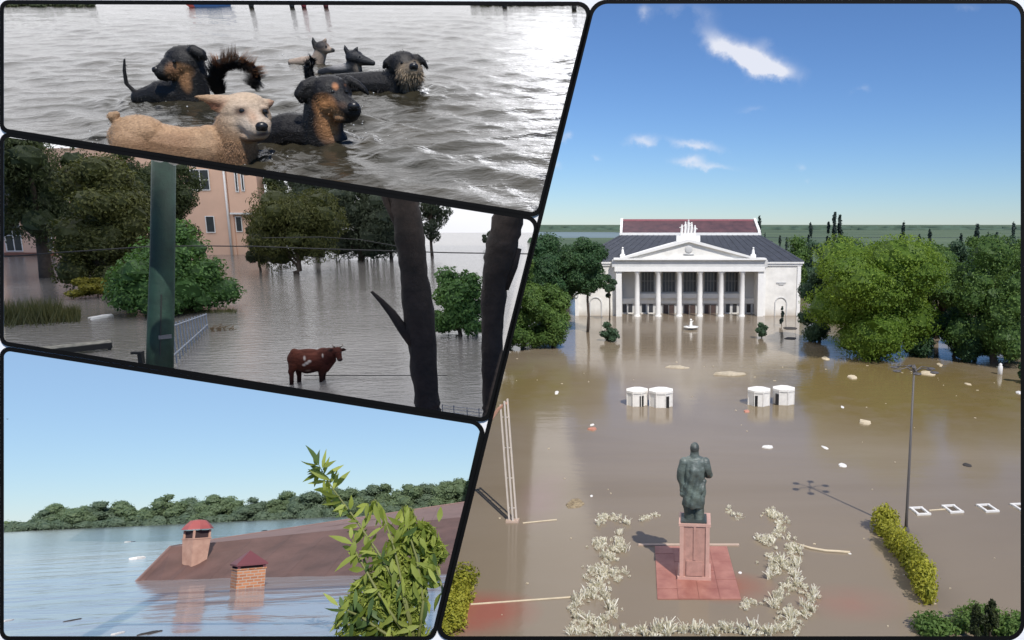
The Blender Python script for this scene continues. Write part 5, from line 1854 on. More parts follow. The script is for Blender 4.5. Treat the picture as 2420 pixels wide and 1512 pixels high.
    MB().tube(top, [24 * m, 25 * m, 27.5 * m, 28 * m], 20).build('shaft', mat('pole_green', (0.012, 0.036, 0.024), 0.65, 0.35, 1.5, 0.4, 6), t, True)
    MB().box(q(390, 797, -27), (26 * m, 5 * m, 9 * m)).build('plate', mat('plate_grey', (0.16, 0.15, 0.15), 0.5, 0.3, 30), t)
    MB().tube([q(378, 840, -28.5), q(381, 700, -27.5)], 1.4 * m, 5).build('conduit', mat('pole_black', (0.02, 0.022, 0.02), 0.6), t)

    # ---- two dark trunks
    tb = mat('wet_bark', (0.014, 0.010, 0.009), 0.9, 0.4, 1.6, 1.0, 5, c2=(0.034, 0.023, 0.019))
    r = random.Random(2)

    def trunk(label, yb, pts, rad, extra):
        p = VM.Q(pts[0][0], pts[0][1], yb)
        p.z = VM.Q(pts[0][0], pts[0][1], yb).z
        q = Px(VM, p)
        t = thing('tree_trunk', label, 'tree', VM, p, q.rz, 'dark trunks in the foreground')
        P = [q(u, v) for u, v in pts]
        # resample so the bark can be uneven
        PP, RR = [], []
        for i in range(len(P) - 1):
            for k in range(6):
                PP.append(P[i].lerp(P[i + 1], k / 6))
                RR.append((rad[i] * (1 - k / 6) + rad[i + 1] * k / 6) * q.m * r.uniform(0.95, 1.06))
        PP.append(P[-1])
        RR.append(rad[-1] * q.m)
        MB().tube(PP, RR, 16, True, 0.07, r).build('trunk', tb, t, True)
        for e, er in extra:
            MB().tube([q(u, v, y) for u, v, y in e], [x * q.m for x in er], 10, True, 0.06, r).build('branch', tb, t, True)
    trunk('dark leaning trunk with a broken side branch', 25.5, [(1010, 974), (1009, 950), (998, 820), (985, 700), (972, 600), (958, 500), (950, 440)], [29, 28, 31, 33, 30, 32, 34],
          [([(985, 815, -4), (955, 785, -4), (928, 748, -4), (905, 722, -4), (884, 703, -4)], [18, 12, 9, 6, 3]), ([(970, 600, 0), (945, 555, 0), (920, 510, 0), (905, 470, 0)], [14, 10, 8, 6])])
    trunk('dark forked trunk at the right edge of the street view', 26.5, [(1165, 992), (1166, 950), (1162, 800), (1170, 660), (1185, 600), (1200, 530), (1205, 480)], [26, 25, 24, 30, 34, 32, 30],
          [([(1190, 690, 0), (1212, 640, 0), (1222, 600, 0)], [12, 10, 8])])

    # ---- wires and fences
    wire = mat('wire_black', (0.01, 0.01, 0.011), 0.6)
    ps = [VM.Q(u, v, 36) for u, v in ((-20, 609), (120, 598), (240, 590), (360, 582), (480, 581), (600, 582), (760, 588), (900, 592), (1060, 597), (1262, 600))]
    o = MB().tube([p - ps[0] for p in ps], 0.030, 6).build('power_line', wire)
    tag(put(o, VM, ps[0]), 'black cable strung across the whole street view', 'cable')
    ps = [VM.Q(u, v, 60) for u, v in ((620, 562), (760, 560), (850, 566), (940, 582), (985, 588))]
    o = MB().tube([p - ps[0] for p in ps], 0.035, 6).build('power_line', wire)
    tag(put(o, VM, ps[0]), 'thin second cable sagging before the olive gum tree', 'cable')
    ps = [VM.P(u, 887, 0.1) for u in (718, 830, 950, 1057)]
    o = MB().tube([p - ps[0] for p in ps], 0.022, 6).build('fence_wire', wire)
    tag(put(o, VM, ps[0]), 'taut dark wire just above the water beside the cow', 'wire')
    steel = mat('fence_steel', (0.26, 0.28, 0.32), 0.45, 0.15, 3.0, metal=0.3)
    a = VM.P(408, 868)
    t = thing('picket_fence', 'grey metal picket fence running into the water behind the pole', 'fence', VM, a)
    n = 13
    for i in range(n):
        f = (i / (n - 1)) ** 0.85
        b = VM.P(408 + 82 * f, 868 - 92 * f)
        h = VM.Q(408 + 82 * f, 766 - 26 * f, b.y).z
        w = 1.15 * VM.mpp(b)
        MB().box2(b.x - a.x - w, b.x - a.x + w, b.y - a.y - .03, b.y - a.y + .03, -.4, h).build('picket', steel, t)
    for fz in (0.25, 0.92):
        e = [VM.P(408, 868) - a, VM.P(490, 776) - a]
        h0, h1 = VM.Q(408, 766, VM.P(408, 868).y).z, VM.Q(490, 740, VM.P(490, 776).y).z
        MB().tube([e[0] + Vector((0, .06, h0 * fz)), e[1] + Vector((0, .06, h1 * fz))], 0.04, 6).build('rail', steel, t)
    a = VM.P(1048, 985)
    t = thing('wire_fence', 'low wire fence at the lower right of the street view', 'fence', VM, a)
    for u, vt in ((1046, 955), (1073, 957), (1104, 962), (1132, 964)):
        b = VM.P(u, 985)
        h = VM.Q(u, vt, b.y).z
        MB().cyl((b.x - a.x, 0, -.3), (b.x - a.x, 0, h), 0.02, n=6).build('post', steel, t)
    for dv in (2, 9, 17):
        MB().tube([VM.Q(u, vt + dv, a.y) - a for u, vt in ((1046, 955), (1073, 959), (1104, 962), (1140, 967))], 0.010, 5).build('wire', steel, t)
    # ---- jetty at the bottom left
    p = VM.P(150, 838)
    q = Px(VM, p)
    m = q.m
    wood = mat('jetty_wood', (0.12, 0.11, 0.085), 0.85, 0.3, 3.0, c2=(0.30, 0.28, 0.22))
    t = thing('jetty', 'weathered wooden jetty end at the lower left of the street view', 'jetty', VM, p, q.rz)
    for i in range(5):
        z = 19 * m
        MB().box2(-100 * m, (92 + 2 * (i % 2)) * m, (-10 + i * 9) * m, (-2 + i * 9) * m, z - 3 * m, z).build('plank', wood, t)
    MB().box2(-60 * m, 94 * m, -12 * m, -10.1 * m, 5 * m, 18 * m).build('beam', mat('jetty_dark', (0.015, 0.014, 0.012), 0.8), t)
    for x in (-10, 88):
        MB().cyl((x * m, -6 * m, 0.02), (x * m, -6 * m, 16 * m), 4 * m, n=8).build('pile', mat('jetty_dark', (0.015, 0.014, 0.012)), t)
    p = VM.P(335, 858)
    o = MB().box((0, 0, 0.25), (0.22, 0.22, 0.5)).box((-.15, 0, 0.55), (0.5, 0.3, 0.12)).build('plain_post', mat('jetty_dark', (0.015, 0.014, 0.012)))
    tag(put(o, VM, p), 'short dark mooring post left of the pole foot', 'post')
    # ---- reeds
    rng = np.random.default_rng(5)
    V, Fc, C = [], [], []
    a = VM.P(90, 752)
    for i in range(2400):
        u = rng.uniform(-10, 190) if i < 1900 else rng.uniform(410, 560)
        v = rng.normal(757, 5) + (-0.06 * (u - 90)) if i < 1900 else rng.normal(737, 2)
        p = VM.P(u, v) - a
        h = (rng.uniform(0.6, 1.7) if i < 1900 else rng.uniform(.08, .3)) * (1 if u < 140 or i >= 1900 else 0.6)
        w = 0.035
        tx, ty = rng.normal() * .25, rng.normal() * .2
        o = len(V)
        V += [(p.x - w, p.y, -.05), (p.x + w, p.y, -.05), (p.x + tx * h, p.y + ty * h, h)]
        Fc.append((o, o + 1, o + 2))
        C += [rng.uniform()] * 3
    me = bpy.data.meshes.new('reeds')
    me.from_pydata(V, [], Fc)
    at = me.color_attributes.new('Col', 'FLOAT_COLOR', 'POINT')
    C = np.array(C)
    at.data.foreach_set('color', np.stack([C, C, C, np.ones_like(C)], 1).ravel())
    o = mobj('reeds', me, leafmat('reed_leaf', (0.055, 0.065, 0.025), (0.17, 0.16, 0.07), 0.3), None, False, 'stuff')
    tag(put(o, VM, a), 'grassy reeds sticking out of the water at the left and before the bright tree', 'reeds')
    # ---- floats
    debris(VM, 'foam_scrap', 'scrap', 'white scrap floating before the reeds in the street', 243, 750, 30, 10, fw, 2, 0.4, None)
    debris(VM, 'foam_scrap', 'scrap', 'smaller white scrap left of the white scrap in the street', 222, 749, 9, 6, fw, 2, 0.4, None)
    a = VM.P(520, 782)
    q = Px(VM, a)
    t = thing('dead_branch', 'dead brown twigs sticking out of the water beside the fence', 'branch', VM, a, q.rz)
    rr = random.Random(4)
    for i in range(16):
        u0 = rr.uniform(498, 545)
        MB().tube([q(u0, 786), q(u0 + rr.uniform(-12, 14), 775), q(u0 + rr.uniform(-18, 26), rr.uniform(764, 782))], [1.6 * q.m, 1.2 * q.m, .6 * q.m], 5).build('twig', mat('dry_twig', (0.16, 0.11, 0.06), 0.9), t)

    # ---- cow
    a = VM.P(750, 900)
    q = Px(VM, a)
    m = q.m
    t = thing('cow', 'red brown horned cow with white belly patches standing in the flood', 'cow', VM, a, q.rz)
    f = MB()
    f.chain([q(704, 849, 0), q(727, 855, 0), q(751, 852, 0)], [23 * m, 28 * m, 25 * m])
    f.ell(q(722, 838, 0), (36 * m, 15 * m, 13 * m)).ell(q(697, 845, 0), (12 * m, 17 * m, 21 * m)).ell(q(763, 851, 0), (16 * m, 18 * m, 27 * m))
    f.chain([q(764, 844, 0), q(778, 838, -5), q(789, 832, -9)], [23 * m, 17 * m, 12 * m])
    f.chain([q(767, 868, -2), q(784, 850, -6)], [13 * m, 10 * m])
    f.ell(q(797, 829, -14), (10 * m, 11 * m, 9.5 * m))
    f.chain([q(797, 832, -18), q(802, 848, -26)], [9.2 * m, 5.6 * m])
    f.ell(q(802.5, 849.5, -27), (6.4 * m, 6 * m, 4.8 * m))
    for pts in ([(697, 862, -9), (689, 878, -9), (690, 887, -9), (690, 912, -9)], [(709, 862, 9), (706, 878, 9), (707, 887, 9), (707, 912, 9)], [(761, 864, -9), (759, 881, -9), (759, 889, -9), (759, 912, -9)], [(766, 864, 9), (764, 881, 9), (764, 889, 9), (764, 912, 9)]):
        f.chain([q(*p) for p in pts], [12 * m, 7 * m, 5.2 * m, 4.6 * m])
    f.chain([q(789, 827, -14), q(783, 827, -15), q(778, 829, -15)], [3 * m, 3.8 * m, 2 * m])
    f.chain([q(804, 827, -13), q(811, 826, -13), q(816, 826, -13)], [3 * m, 4.2 * m, 2.2 * m])
    f.chain([q(687, 838, 0), q(684, 858, 0), q(686, 880, 0)], [3 * m, 2.2 * m, 3.0 * m])
    me = remesh(f, 1.25 * m, 3)
    dk, wt = (0.022, 0.008, 0.006), (0.55, 0.45, 0.38)
    paint(me, (0.070, 0.018, 0.011), [(q(697, 845, 0), (16 * m, 40 * m, 30 * m), (0.105, 0.029, 0.016), .6), (q(735, 838, -10), (20 * m, 30 * m, 12 * m), (0.115, 0.033, 0.02), .7), (q(775, 850, -8), (16 * m, 30 * m, 22 * m), (0.045, 0.012, 0.009), .6),
                                      (q(697, 905, 0), (25 * m, 40 * m, 16 * m), dk, .5), (q(760, 900, 0), (14 * m, 40 * m, 22 * m), dk, .5), (q(727, 880, -10), (26 * m, 30 * m, 8 * m), dk, .7),
                                      (q(731, 855, -26), (4 * m, 12 * m, 3 * m), wt, .45), (q(725, 859, -26), (4 * m, 12 * m, 3 * m), wt, .45), (q(719, 863, -25), (3.4 * m, 12 * m, 2.6 * m), wt, .5), (q(720, 848, -26), (2.4 * m, 12 * m, 4.5 * m), wt, .5), (q(762, 841, -20), (1.6 * m, 10 * m, 4 * m), wt, .5), (q(728, 876, -22), (5 * m, 10 * m, 2.2 * m), (0.2, 0.12, 0.09), .6),
                                      (q(803, 851, -32), (5 * m, 6 * m, 4 * m), (0.03, 0.018, 0.016), .4), (q(812, 826, -14), (7 * m, 7 * m, 5 * m), dk, .4), (q(781, 828, -15), (6 * m, 7 * m, 5 * m), dk, .4)])
    mobj('body', me, furmat('cow_hide', 0.8, 0.4, 6, 0.15), t, True)
    horn = mat('cow_horn', (0.22, 0.17, 0.12), 0.5, 0.2, 6)
    MB().tube([q(791, 821, -14), q(786, 818, -15), q(785, 814, -15)], [1.9 * m, 1.4 * m, .5 * m], 7).build('horn', horn, t, True)
    MB().tube([q(802, 821, -13), q(808, 818, -13), q(810, 813, -13)], [1.9 * m, 1.4 * m, .5 * m], 7).build('horn', horn, t, True)
    MB().ell(q(793.5, 833, -26.5), 1.1 * m).build('eye', mat('eye_black', (0.01, 0.01, 0.01), 0.1), t, True)
    MB().ell(q(804, 833, -25), 1.1 * m).build('eye', mat('eye_black', (0.01, 0.01, 0.01), 0.1), t, True)


street_scene()
# ================================================================== dogs swimming in the lake
def fur_blades(me, n, length, width, comb, seed, mtl, parent, region=None, curl=0.3):
    """short hairs standing off the hide, coloured like the hide under them"""
    rng = np.random.default_rng(seed)
    nv = len(me.vertices)
    co = np.empty(nv * 3)
    me.vertices.foreach_get('co', co)
    no = np.empty(nv * 3)
    me.vertex_normals.foreach_get('vector', no)
    cl = np.empty(nv * 4)
    me.color_attributes['Col'].data.foreach_get('color', cl)
    co, no, cl = co.reshape(-1, 3), no.reshape(-1, 3), cl.reshape(-1, 4)[:, :3]
    idx = np.arange(nv)
    if region is not None:
        idx = idx[region(co)]
    i = rng.choice(idx, n)
    p = co[i] + rng.normal(size=(n, 3)) * length * 0.15
    d = no[i] * 0.5 + np.array(comb) + rng.normal(size=(n, 3)) * curl
    d /= np.linalg.norm(d, axis=1)[:, None]
    s = np.cross(d, no[i] + rng.normal(size=(n, 3)) * .4)
    s /= np.linalg.norm(s, axis=1)[:, None] + 1e-9
    L = length * rng.uniform(0.5, 1.3, n)[:, None]
    v = np.empty((n, 3, 3))
    v[:, 0], v[:, 1], v[:, 2] = p - s * width, p + s * width, p + d * L
    c = cl[i] * rng.uniform(0.6, 1.5, n)[:, None]
    m2 = bpy.data.meshes.new('fur')
    m2.from_pydata(v.reshape(-1, 3).tolist(), [], np.arange(3 * n).reshape(-1, 3).tolist())
    a = m2.color_attributes.new('Col', 'FLOAT_COLOR', 'POINT')
    c3 = np.repeat(c, 3, 0)
    a.data.foreach_set('color', np.hstack([c3, np.ones((len(c3), 1))]).ravel())
    o = mobj('fur', m2, mtl, parent, False, 'stuff')
    return o


def dogs():
    hide = furmat('dog_hide', 0.55, 0.55, 11.0)
    wet = furmat('dog_wet_black', 0.5, 0.7, 7.0, 0.35)
    hair = furmat('dog_hair', 0.7, 0.0, 9.0)
    eye = mat('eye_black', (0.01, 0.01, 0.01), 0.1)
    nose = mat('dog_nose', (0.012, 0.011, 0.012), 0.35, 0.2, 8)
    BLK = (0.012, 0.011, 0.011)
    TAN = (0.40, 0.19, 0.075)

    def dog(label, ua, va, blobs, vox, base, spots, mtl, eyes, noses, fur=None, group='dogs swimming in the lake', extra=None, ring=None):
        a = VD.P(ua, va)
        q = Px(VD, a)
        m = q.m
        t = thing('dog', label, 'dog', VD, a, q.rz, group)
        f = MB()
        for b in blobs:
            if b[0] == 'e':
                (u, v, y), r = b[1], b[2]
                R = Matrix.Rotation(b[3], 3, 'Y') if len(b) > 3 else None
                f.ell(q(u, v, y), tuple(x * m for x in r), R)
            else:
                f.chain([q(*p) for p in b[1]], [r * m for r in b[2]])
        me = remesh(f, vox * m, 3)
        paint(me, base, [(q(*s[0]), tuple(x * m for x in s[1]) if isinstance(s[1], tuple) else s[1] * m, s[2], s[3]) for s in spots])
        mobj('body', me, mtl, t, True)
        for u, v, y, r in eyes:
            e = MB().ell(q(u, v, y), r * m).build('eye', eye, t, True)
        for u, v, y, r in noses:
            n = MB().ell(q(u, v, y), (r * m, r * .75 * m, r * .78 * m)).ell(q(u - r * .5, v + r * .35, y), (r * .5 * m, r * .6 * m, r * .45 * m)).ell(q(u + r * .5, v + r * .35, y), (r * .5 * m, r * .6 * m, r * .45 * m)).build('nose', nose, t, True)
        if fur:
            for k in fur:
                reg = None
                if len(k) > 4:
                    c, rr = q(*k[4]), k[5] * m
                    reg = lambda co, c=np.array(c), rr=rr: ((co - c) ** 2).sum(1) < rr * rr
                fur_blades(me, k[0], k[1] * m, k[2] * m, k[3], 7, hair, t, reg)
        if extra:
            extra(t, q, m)
        if ring:
            for (u, v, r, am) in ring:
                p = VD.P(u, v)
                DOG_RINGS.append((p.x, p.y, r * m, am))
        return t

    # --- cream dog in front
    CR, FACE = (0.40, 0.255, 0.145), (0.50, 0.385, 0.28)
    dog('cream coloured short haired dog swimming in front, head turned to the right', 470, 388,
        [('c', [(304, 330, 20), (348, 334, 12), (430, 350, 4), (500, 352, -4)], [34, 46, 47, 52]), ('e', (334, 316, 8), (54, 46, 38)), ('e', (322, 345, -18), (40, 26, 40)), ('e', (555, 362, -12), (48, 46, 60)), ('e', (498, 330, -6), (34, 40, 34)),
         ('c', [(545, 322, -4), (558, 288, -14)], [42, 42]), ('e', (576, 264, -14), (56, 48, 43)), ('e', (577, 248, -12), (46, 42, 28)), ('e', (570, 288, -24), (48, 40, 34)), ('e', (602, 276, -22), (37, 36, 36)),
         ('c', [(590, 288, -42), (606, 303, -72)], [37, 29]), ('e', (600, 319, -56), (32, 30, 16)), ('e', (604, 296, -58), (33, 30, 22)), ('c', [(560, 300, -22), (560, 350, -14)], [40, 46]),
         ('c', [(548, 244, -16), (518, 243, -20), (490, 239, -22), (464, 235, -22)], [17, 15, 10, 3]), ('e', (518, 252, -22), (22, 8, 15)), ('e', (528, 264, -18), (12, 8, 12)),
         ('c', [(620, 246, -16), (636, 242, -14), (648, 238, -12)], [14, 10, 3]),
         ('c', [(300, 300, 22), (286, 292, 24), (278, 282, 20), (288, 277, 16)], [11, 11, 10, 7]),
         ('e', (569, 258, -52), (14, 8, 7)), ('e', (622, 257, -44), (11, 8, 7))],
        2.6, CR,
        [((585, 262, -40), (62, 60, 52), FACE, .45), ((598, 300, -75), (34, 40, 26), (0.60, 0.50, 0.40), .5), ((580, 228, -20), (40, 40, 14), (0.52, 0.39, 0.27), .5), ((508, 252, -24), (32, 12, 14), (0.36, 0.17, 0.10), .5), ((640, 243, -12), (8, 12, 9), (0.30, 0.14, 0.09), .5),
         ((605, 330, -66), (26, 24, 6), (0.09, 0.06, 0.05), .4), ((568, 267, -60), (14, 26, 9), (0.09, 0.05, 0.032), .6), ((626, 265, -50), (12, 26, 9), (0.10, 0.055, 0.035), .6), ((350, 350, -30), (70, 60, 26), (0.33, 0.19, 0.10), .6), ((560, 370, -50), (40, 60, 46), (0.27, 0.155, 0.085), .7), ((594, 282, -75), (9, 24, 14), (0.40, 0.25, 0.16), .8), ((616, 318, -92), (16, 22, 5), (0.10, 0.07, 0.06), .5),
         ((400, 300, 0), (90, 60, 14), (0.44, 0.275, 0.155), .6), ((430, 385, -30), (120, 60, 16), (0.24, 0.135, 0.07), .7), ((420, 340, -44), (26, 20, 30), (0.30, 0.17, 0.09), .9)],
        hide, [(569, 266, -58.5, 6.4), (624, 265, -53, 5.8)], [(614, 301, -98, 13.5)],
        fur=[(12000, 3.6, 0.36, (-1.0, 0, -0.3), (390, 340, 10), 150), (2500, 5, 0.45, (-0.4, -0.2, -0.8), (556, 356, -20), 50)], ring=[(300, 335, 40, .05), (470, 385, 110, .04), (560, 380, 70, .06)])

    # --- black and tan dog right of it
    def bushy(path, rad, n, length, base, tip, seed):
        def go(t, q, m):
            rng = random.Random(seed)
            P = [q(*p) for p in path]
            MB().tube(P, [r * m for r in rad], 10).build('tail', mat('tail_black', BLK, 0.7), t, True)
            V, Fc, C = [], [], []
            for i in range(n):
                x = rng.random() * (len(P) - 1)
                k = min(int(x), len(P) - 2)
                fr = x - k
                p = P[k].lerp(P[k + 1], fr)
                r = (rad[k] * (1 - fr) + rad[k + 1] * fr) * m
                d = Vector((rng.gauss(0, 1), rng.gauss(0, 1), rng.gauss(0, 1))).normalized()
                tg = (P[k + 1] - P[k]).normalized()
                d = (d - tg * d.dot(tg)).normalized()
                out = (d + tg * 0.55 + Vector((0, 0, 0.55))).normalized()
                L = length * m * rng.uniform(0.6, 1.25) * (0.7 + 0.6 * max(0, d.z))
                s = out.cross(tg).normalized() * 1.3 * m
                b = p + d * r * 0.8
                o = len(V)
                V += [b - s, b + s, b + out * L * 0.6 + s * .7, b + out * L, b + out * L * .6 - s * .7]
                Fc += [(o, o + 1, o + 2, o + 4), (o + 4, o + 2, o + 3)]
                w = min(1, max(0, d.z * 1.6 + 0.4)) * tip[1] if tip[2] <= x <= tip[3] else 0.0
                for z in (0, 0, .6, 1.0, .6):
                    C.append([BLK[j] * (1 - w * z) + tip[0][j] * w * z for j in range(3)])
            me = bpy.data.meshes.new('tail_hair')
            me.from_pydata(V, [], Fc)
            at = me.color_attributes.new('Col', 'FLOAT_COLOR', 'POINT')
            at.data.foreach_set('color', np.hstack([np.array(C), np.ones((len(C), 1))]).ravel())
            mobj('tail_hair', me, hair, t, False, 'stuff')
        return go

    dog('black and tan dog with hanging ears swimming right of the cream dog', 760, 338,
        [('e', (780, 222, -8), (47, 44, 40)), ('e', (778, 212, -4), (42, 40, 30)), ('e', (784, 246, -16), (40, 38, 34)), ('c', [(800, 248, -34), (826, 262, -60)], [32, 23]), ('e', (816, 278, -48), (28, 24, 14)), ('e', (795, 232, -28), (30, 26, 20)),
         ('c', [(764, 250, 2), (762, 330, 6)], [42, 48]), ('e', (770, 335, 0), (50, 44, 44)), ('c', [(745, 318, 20), (690, 312, 44), (625, 326, 72)], [46, 46, 42]),
         ('c', [(742, 200, -10), (722, 210, -16), (710, 228, -18), (714, 242, -18)], [13, 13, 12, 7]), ('e', (722, 222, -20), (17, 8, 20)),
         ('c', [(822, 194, -10), (842, 202, -12), (856, 212, -14), (868, 223, -14)], [12, 10, 8, 4])],
        2.6, BLK,
        [((768, 258, -52), (24, 44, 26), TAN, .35), ((785, 272, -44), (24, 34, 14), (0.42, 0.24, 0.12), .5), ((776, 302, -46), (24, 40, 32), (0.36, 0.18, 0.08), .45), ((791, 210, -50), (7, 14, 8), (0.45, 0.19, 0.08), .4), ((817, 206, -44), (6, 14, 7), (0.42, 0.18, 0.08), .4), ((806, 252, -66), (9, 16, 7), (0.10, 0.06, 0.04), .6)],
        wet, [(785, 223, -47, 4.8), (816, 221, -41, 4.4)], [(832, 255, -80, 13)],
        fur=[(2500, 6, 0.6, (-0.3, 0, -0.7))], ring=[(760, 335, 60, .06), (680, 335, 80, .04)],
        extra=bushy([(526, 224, 92), (516, 190, 92), (532, 160, 92), (568, 150, 92), (600, 164, 92), (612, 190, 92), (600, 208, 92)], [12, 14, 13, 11, 9, 7, 3], 3600, 25, BLK, ((0.46, 0.20, 0.08), 1.0, 1.6, 4.8), 3))

    # --- dog on the left looking left
    dog('black dog with tan cheeks at the left, looking left, thin tail raised', 420, 238,
        [('e', (436, 148, 0), (42, 40, 37)), ('e', (440, 140, 0), (38, 36, 30)), ('c', [(408, 162, -10), (384, 172, -18)], [26, 17]), ('e', (396, 182, -12), (22, 18, 10)), ('c', [(448, 165, 0), (452, 232, 6)], [36, 42]), ('c', [(446, 228, 6), (388, 226, 28), (332, 232, 48)], [38, 36, 20]),
         ('c', [(456, 122, -26), (472, 130, -32), (482, 139, -32)], [13, 13, 7]), ('c', [(318, 216, 52), (300, 198, 54), (296, 168, 54), (297, 142, 54)], [5, 4.5, 4, 2.6])],
        2.4, BLK, [((424, 172, -34), (24, 26, 17), (0.33, 0.18, 0.085), .4), ((436, 190, -38), (11, 24, 24), (0.36, 0.19, 0.09), .45), ((410, 166, -30), (12, 16, 12), (0.24, 0.12, 0.06), .6)],
        wet, [(412, 149, -37, 4)], [(371, 167, -22, 9)], fur=[(2000, 5, 0.6, (0.2, 0, -0.7))], ring=[(430, 238, 70, .06), (350, 238, 50, .04)])
    # --- bearded dog at the back right
    dog('black dog with a pale bearded muzzle at the back right, bushy tail up', 880, 216,
        [('e', (955, 158, 0), (40, 38, 36)), ('e', (966, 172, -22), (33, 30, 30)), ('c', [(968, 176, -34), (974, 168, -52)], [26, 19]), ('c', [(966, 185, -30), (964, 208, -26)], [20, 14]), ('c', [(945, 170, 6), (940, 212, 8)], [32, 36]),
         ('c', [(935, 200, 10), (868, 200, 24), (800, 202, 42), (748, 206, 56)], [34, 30, 27, 20]), ('c', [(928, 140, -6), (913, 150, -8), (906, 160, -8)], [11, 9, 4]), ('c', [(985, 138, -8), (1000, 146, -8), (1010, 160, -8)], [10, 7, 3.5])],
        2.4, BLK, [((966, 178, -46), (27, 30, 26), (0.36, 0.28, 0.19), .35), ((985, 165, -40), (14, 24, 20), (0.32, 0.25, 0.17), .4), ((964, 205, -40), (16, 24, 16), (0.26, 0.20, 0.14), .5), ((958, 140, -30), (10, 18, 10), (0.05, 0.045, 0.04), .6)],
        wet, [(948, 150, -35, 3.6), (978, 149, -32, 3.6)], [(974, 158, -66, 10)], fur=[(2500, 8, 0.7, (0.1, 0, -0.8)), (900, 12, 0.8, (0, -.2, -1), (966, 190, -36), 34)], ring=[(900, 215, 90, .05), (960, 215, 40, .05)],
        extra=bushy([(742, 206, 56), (732, 182, 58), (730, 160, 58), (740, 140, 58)], [9, 11, 10, 6], 600, 13, BLK, (BLK, 0, 0, 9), 5))
    # --- two small dogs far out
    dog('small pale dog with dark pointed ears swimming farthest away', 748, 150,
        [('e', (762, 113, 0), (17, 16, 15)), ('c', [(770, 117, -6), (786, 119, -12)], [10, 5]), ('c', [(745, 112, 0), (741, 100, 0), (739, 89, 0)], [6, 5, 1.6]), ('c', [(764, 101, -4), (768, 96, -4), (770, 91, -4)], [5, 4, 1.5]), ('c', [(758, 122, 2), (750, 148, 6)], [14, 16]),
         ('c', [(748, 146, 8), (716, 146, 20), (688, 148, 30)], [15, 12, 8])],
        1.7, (0.40, 0.31, 0.24), [((756, 106, -6), (17, 26, 12), (0.03, 0.026, 0.025), .4), ((741, 98, 0), (9, 12, 14), (0.02, 0.02, 0.02), .4), ((786, 118, -14), (5, 8, 5), (0.02, 0.02, 0.02), .4)], hide, [(770, 110, -15, 2)], [(787, 118, -14, 3)], ring=[(740, 150, 40, .04)])
    dog('small black dog with pointed ears swimming behind the bearded dog', 845, 172,
        [('e', (838, 136, 0), (21, 18, 17)), ('c', [(854, 142, -8), (880, 149, -16)], [13, 6.5]), ('c', [(822, 126, 0), (817, 117, 0), (815, 108, 0)], [6.5, 5, 1.6]), ('c', [(838, 122, -6), (842, 117, -6), (845, 112, -6)], [5, 4, 1.5]), ('c', [(836, 146, 2), (836, 170, 6)], [17, 20]),
         ('c', [(832, 166, 8), (795, 168, 24), (760, 172, 38)], [18, 15, 10])],
        1.8, (0.02, 0.021, 0.024), [((848, 162, -18), (10, 14, 9), (0.26, 0.22, 0.18), .5), ((800, 155, 10), (30, 20, 7), (0.30, 0.29, 0.28), .6)], wet, [(850, 135, -17, 2.2)], [(881, 147, -18, 4)], ring=[(830, 172, 50, .04)])

    # --- splashes and bubbles round the swimmers
    rng = random.Random(6)
    mb = MB()
    for (u, v, su, sv, n) in ((450, 375, 110, 10, 90), (590, 372, 40, 8, 40), (770, 330, 70, 8, 50), (670, 330, 40, 8, 30), (420, 225, 70, 10, 60), (290, 330, 40, 18, 50), (900, 210, 90, 6, 40), (960, 200, 40, 8, 20), (700, 140, 40, 6, 20), (810, 300, 40, 20, 40)):
        for i in range(n):
            uu, vv = rng.gauss(u, su), rng.gauss(v, sv)
            p = VD.P(uu, vv)
            m = VD.mpp(p)
            r = rng.uniform(0.6, 1.9) * m * rng.choice((1, 1, 0.6))
            mb.ell((p.x, p.y, rng.uniform(0.0, 6) * m), (r, r, r * 0.8), n=6, m=4)
    o = mb.build('water_splash', mat('splash_white', (0.72, 0.72, 0.70), 0.15, 0.05), None, True, 'stuff')
    tag(put(o, VD), 'scattered white droplets and bubbles round the swimming dogs', 'splash')
    # --- far shore strip at the very top: grass, a boat, legs of bathers as posts
    gl = leafmat('shore_grass', (0.05, 0.07, 0.03), (0.12, 0.13, 0.06), 0.3)
    rr = np.random.default_rng(1)
    for (u0, u1, v, lab) in ((-10, 215, 14, 'green bank at the top left of the lake'), (1120, 1392, 12, 'olive bank at the top right of the lake')):
        bl = []
        a = VD.P((u0 + u1) / 2, v)
        for u in np.linspace(u0, u1, 26):
            p = VD.P(u, v + rr.uniform(-2, 2)) - a
            m = VD.mpp(a)
            bl.append((p.x, p.y, 2 * m, 9 * m, 9 * m, rr.uniform(3, 7) * m))
        o = mobj('grass_bank', leaf_mesh('grass_bank', bl, 2500, 5 * VD.mpp(a), 3, core=0.8), gl, None, False, 'stuff')
        tag(put(o, VD, a), lab, 'bank')
    a = VD.P(495, 15)
    q = Px(VD, a)
    m = q.m
    t = thing('rowing_boat', 'blue boat with a red bow at the top edge of the lake', 'boat', VD, a, q.rz)
    hull = [(-50, 10), (-42, 0), (44, 0), (54, 11), (40, 9), (-36, 9)]
    MB().prism([(x * m, z * m) for x, z in hull], -8 * m, 8 * m).build('hull', mat('boat_blue', (0.03, 0.10, 0.26), 0.5), t)
    MB().prism([(-52 * m, 10.2 * m), (-42 * m, 0.2 * m), (-30 * m, .2 * m), (-36 * m, 10 * m)], -8.3 * m, 8.3 * m).build('bow', mat('boat_red', (0.35, 0.06, 0.05), 0.5), t)
    MB().box((8 * m, 0, 11 * m), (30 * m, 14 * m, 4 * m)).build('seat', mat('boat_seat', (0.06, 0.2, 0.24), 0.5), t)
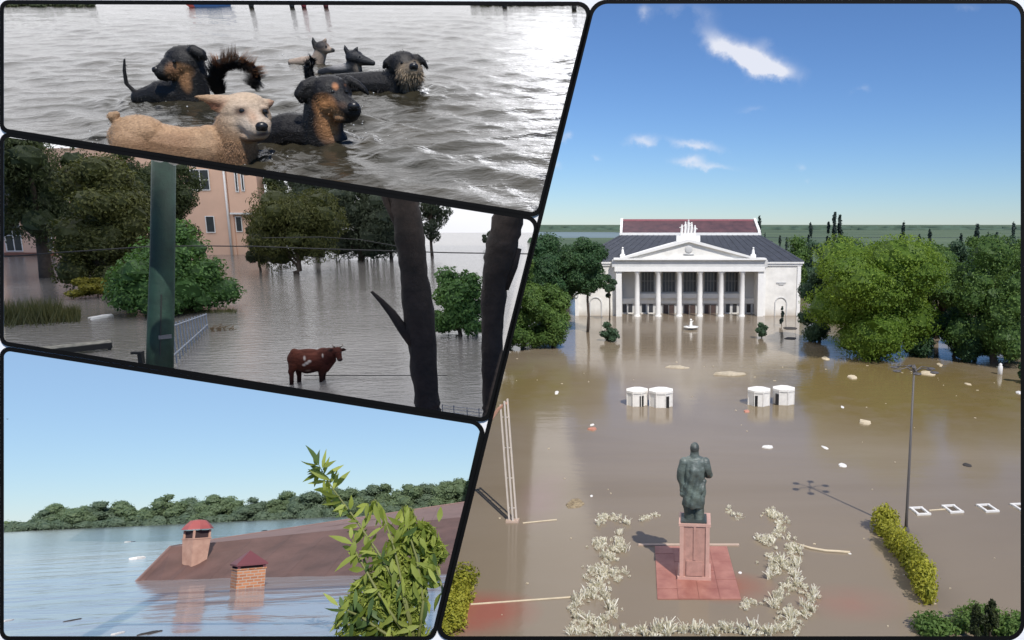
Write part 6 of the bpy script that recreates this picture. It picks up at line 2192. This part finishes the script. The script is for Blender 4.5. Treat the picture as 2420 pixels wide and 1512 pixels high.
    for i, (u, c) in enumerate(((594, (0.02, 0.02, 0.02)), (690, (0.02, 0.025, 0.03)), (718, (0.22, 0.03, 0.04)), (770, (0.13, 0.03, 0.035)), (1192, (0.03, 0.03, 0.025)), (1356, (0.03, 0.03, 0.025)))):
        a = VD.P(u, 18 if u < 1300 else 24)
        m = VD.mpp(a)
        o = MB().tube([(0, 0, -3 * m), (0.5 * m, 0, 5 * m), (0, 0, 16 * m)], [5 * m, 6 * m, 5 * m], 8).build('plain_post', mat('post_%d' % i, c, 0.7), None, True)
        tag(put(o, VD, a), ORD[i] + ' post standing for legs of bathers, from the blue boat along the top edge of the lake', 'post', 'posts at the top of the lake')


dogs()
build_lake()


# ------------------------------------------------------------------ cut whatever would stick through a divider flush with it
def cut(o, la, lb, keep):
    """slice the meshes of o along the plane that holds the lens and the divider line la-lb; keep = a picture point on the side that stays"""
    ra, rb, rk = [RC @ Vector(((u - CX) / F, (CY - v) / F, -1)) for u, v in (la, lb, keep)]
    n = ra.cross(rb).normalized()
    if n.dot(rk) > 0:
        n = -n
    for c in [o] + list(o.children_recursive):
        if c.type != 'MESH':
            continue
        mi = c.matrix_world.inverted()
        p = mi @ CAM
        nl = (c.matrix_world.to_3x3().transposed() @ n).normalized()
        bm = bmesh.new()
        bm.from_mesh(c.data)
        r = bmesh.ops.bisect_plane(bm, geom=bm.verts[:] + bm.edges[:] + bm.faces[:], plane_co=p, plane_no=nl, clear_outer=True)
        ed = [e for e in r['geom_cut'] if isinstance(e, bmesh.types.BMEdge)]
        if ed and c.name.split('.')[0] in ('trunk', 'shaft', 'body', 'branch'):
            bmesh.ops.holes_fill(bm, edges=ed)
        bm.to_mesh(c.data)
        bm.free()


bpy.context.view_layer.update()
RIGHT = ((u_right(0), 0), (u_right(1500), 1500))
DM = ((0, v_dm(0)), (1270, v_dm(1270)))
MBL = ((0, v_mb(0)), (1150, v_mb(1150)))
for o in [o for o in col.objects if o.parent is None]:
    nm = o.name.split('.')[0]
    if nm == 'tree_trunk':
        cut(o, *RIGHT, (600, 700))
    if nm in ('tree_trunk', 'utility_pole', 'jetty', 'wire_fence', 'picket_fence', 'plain_post') and o.get('label', '').find('lake') < 0:
        cut(o, *MBL, (600, 700))
    if nm in ('dog', 'water_splash'):
        cut(o, *DM, (600, 200))
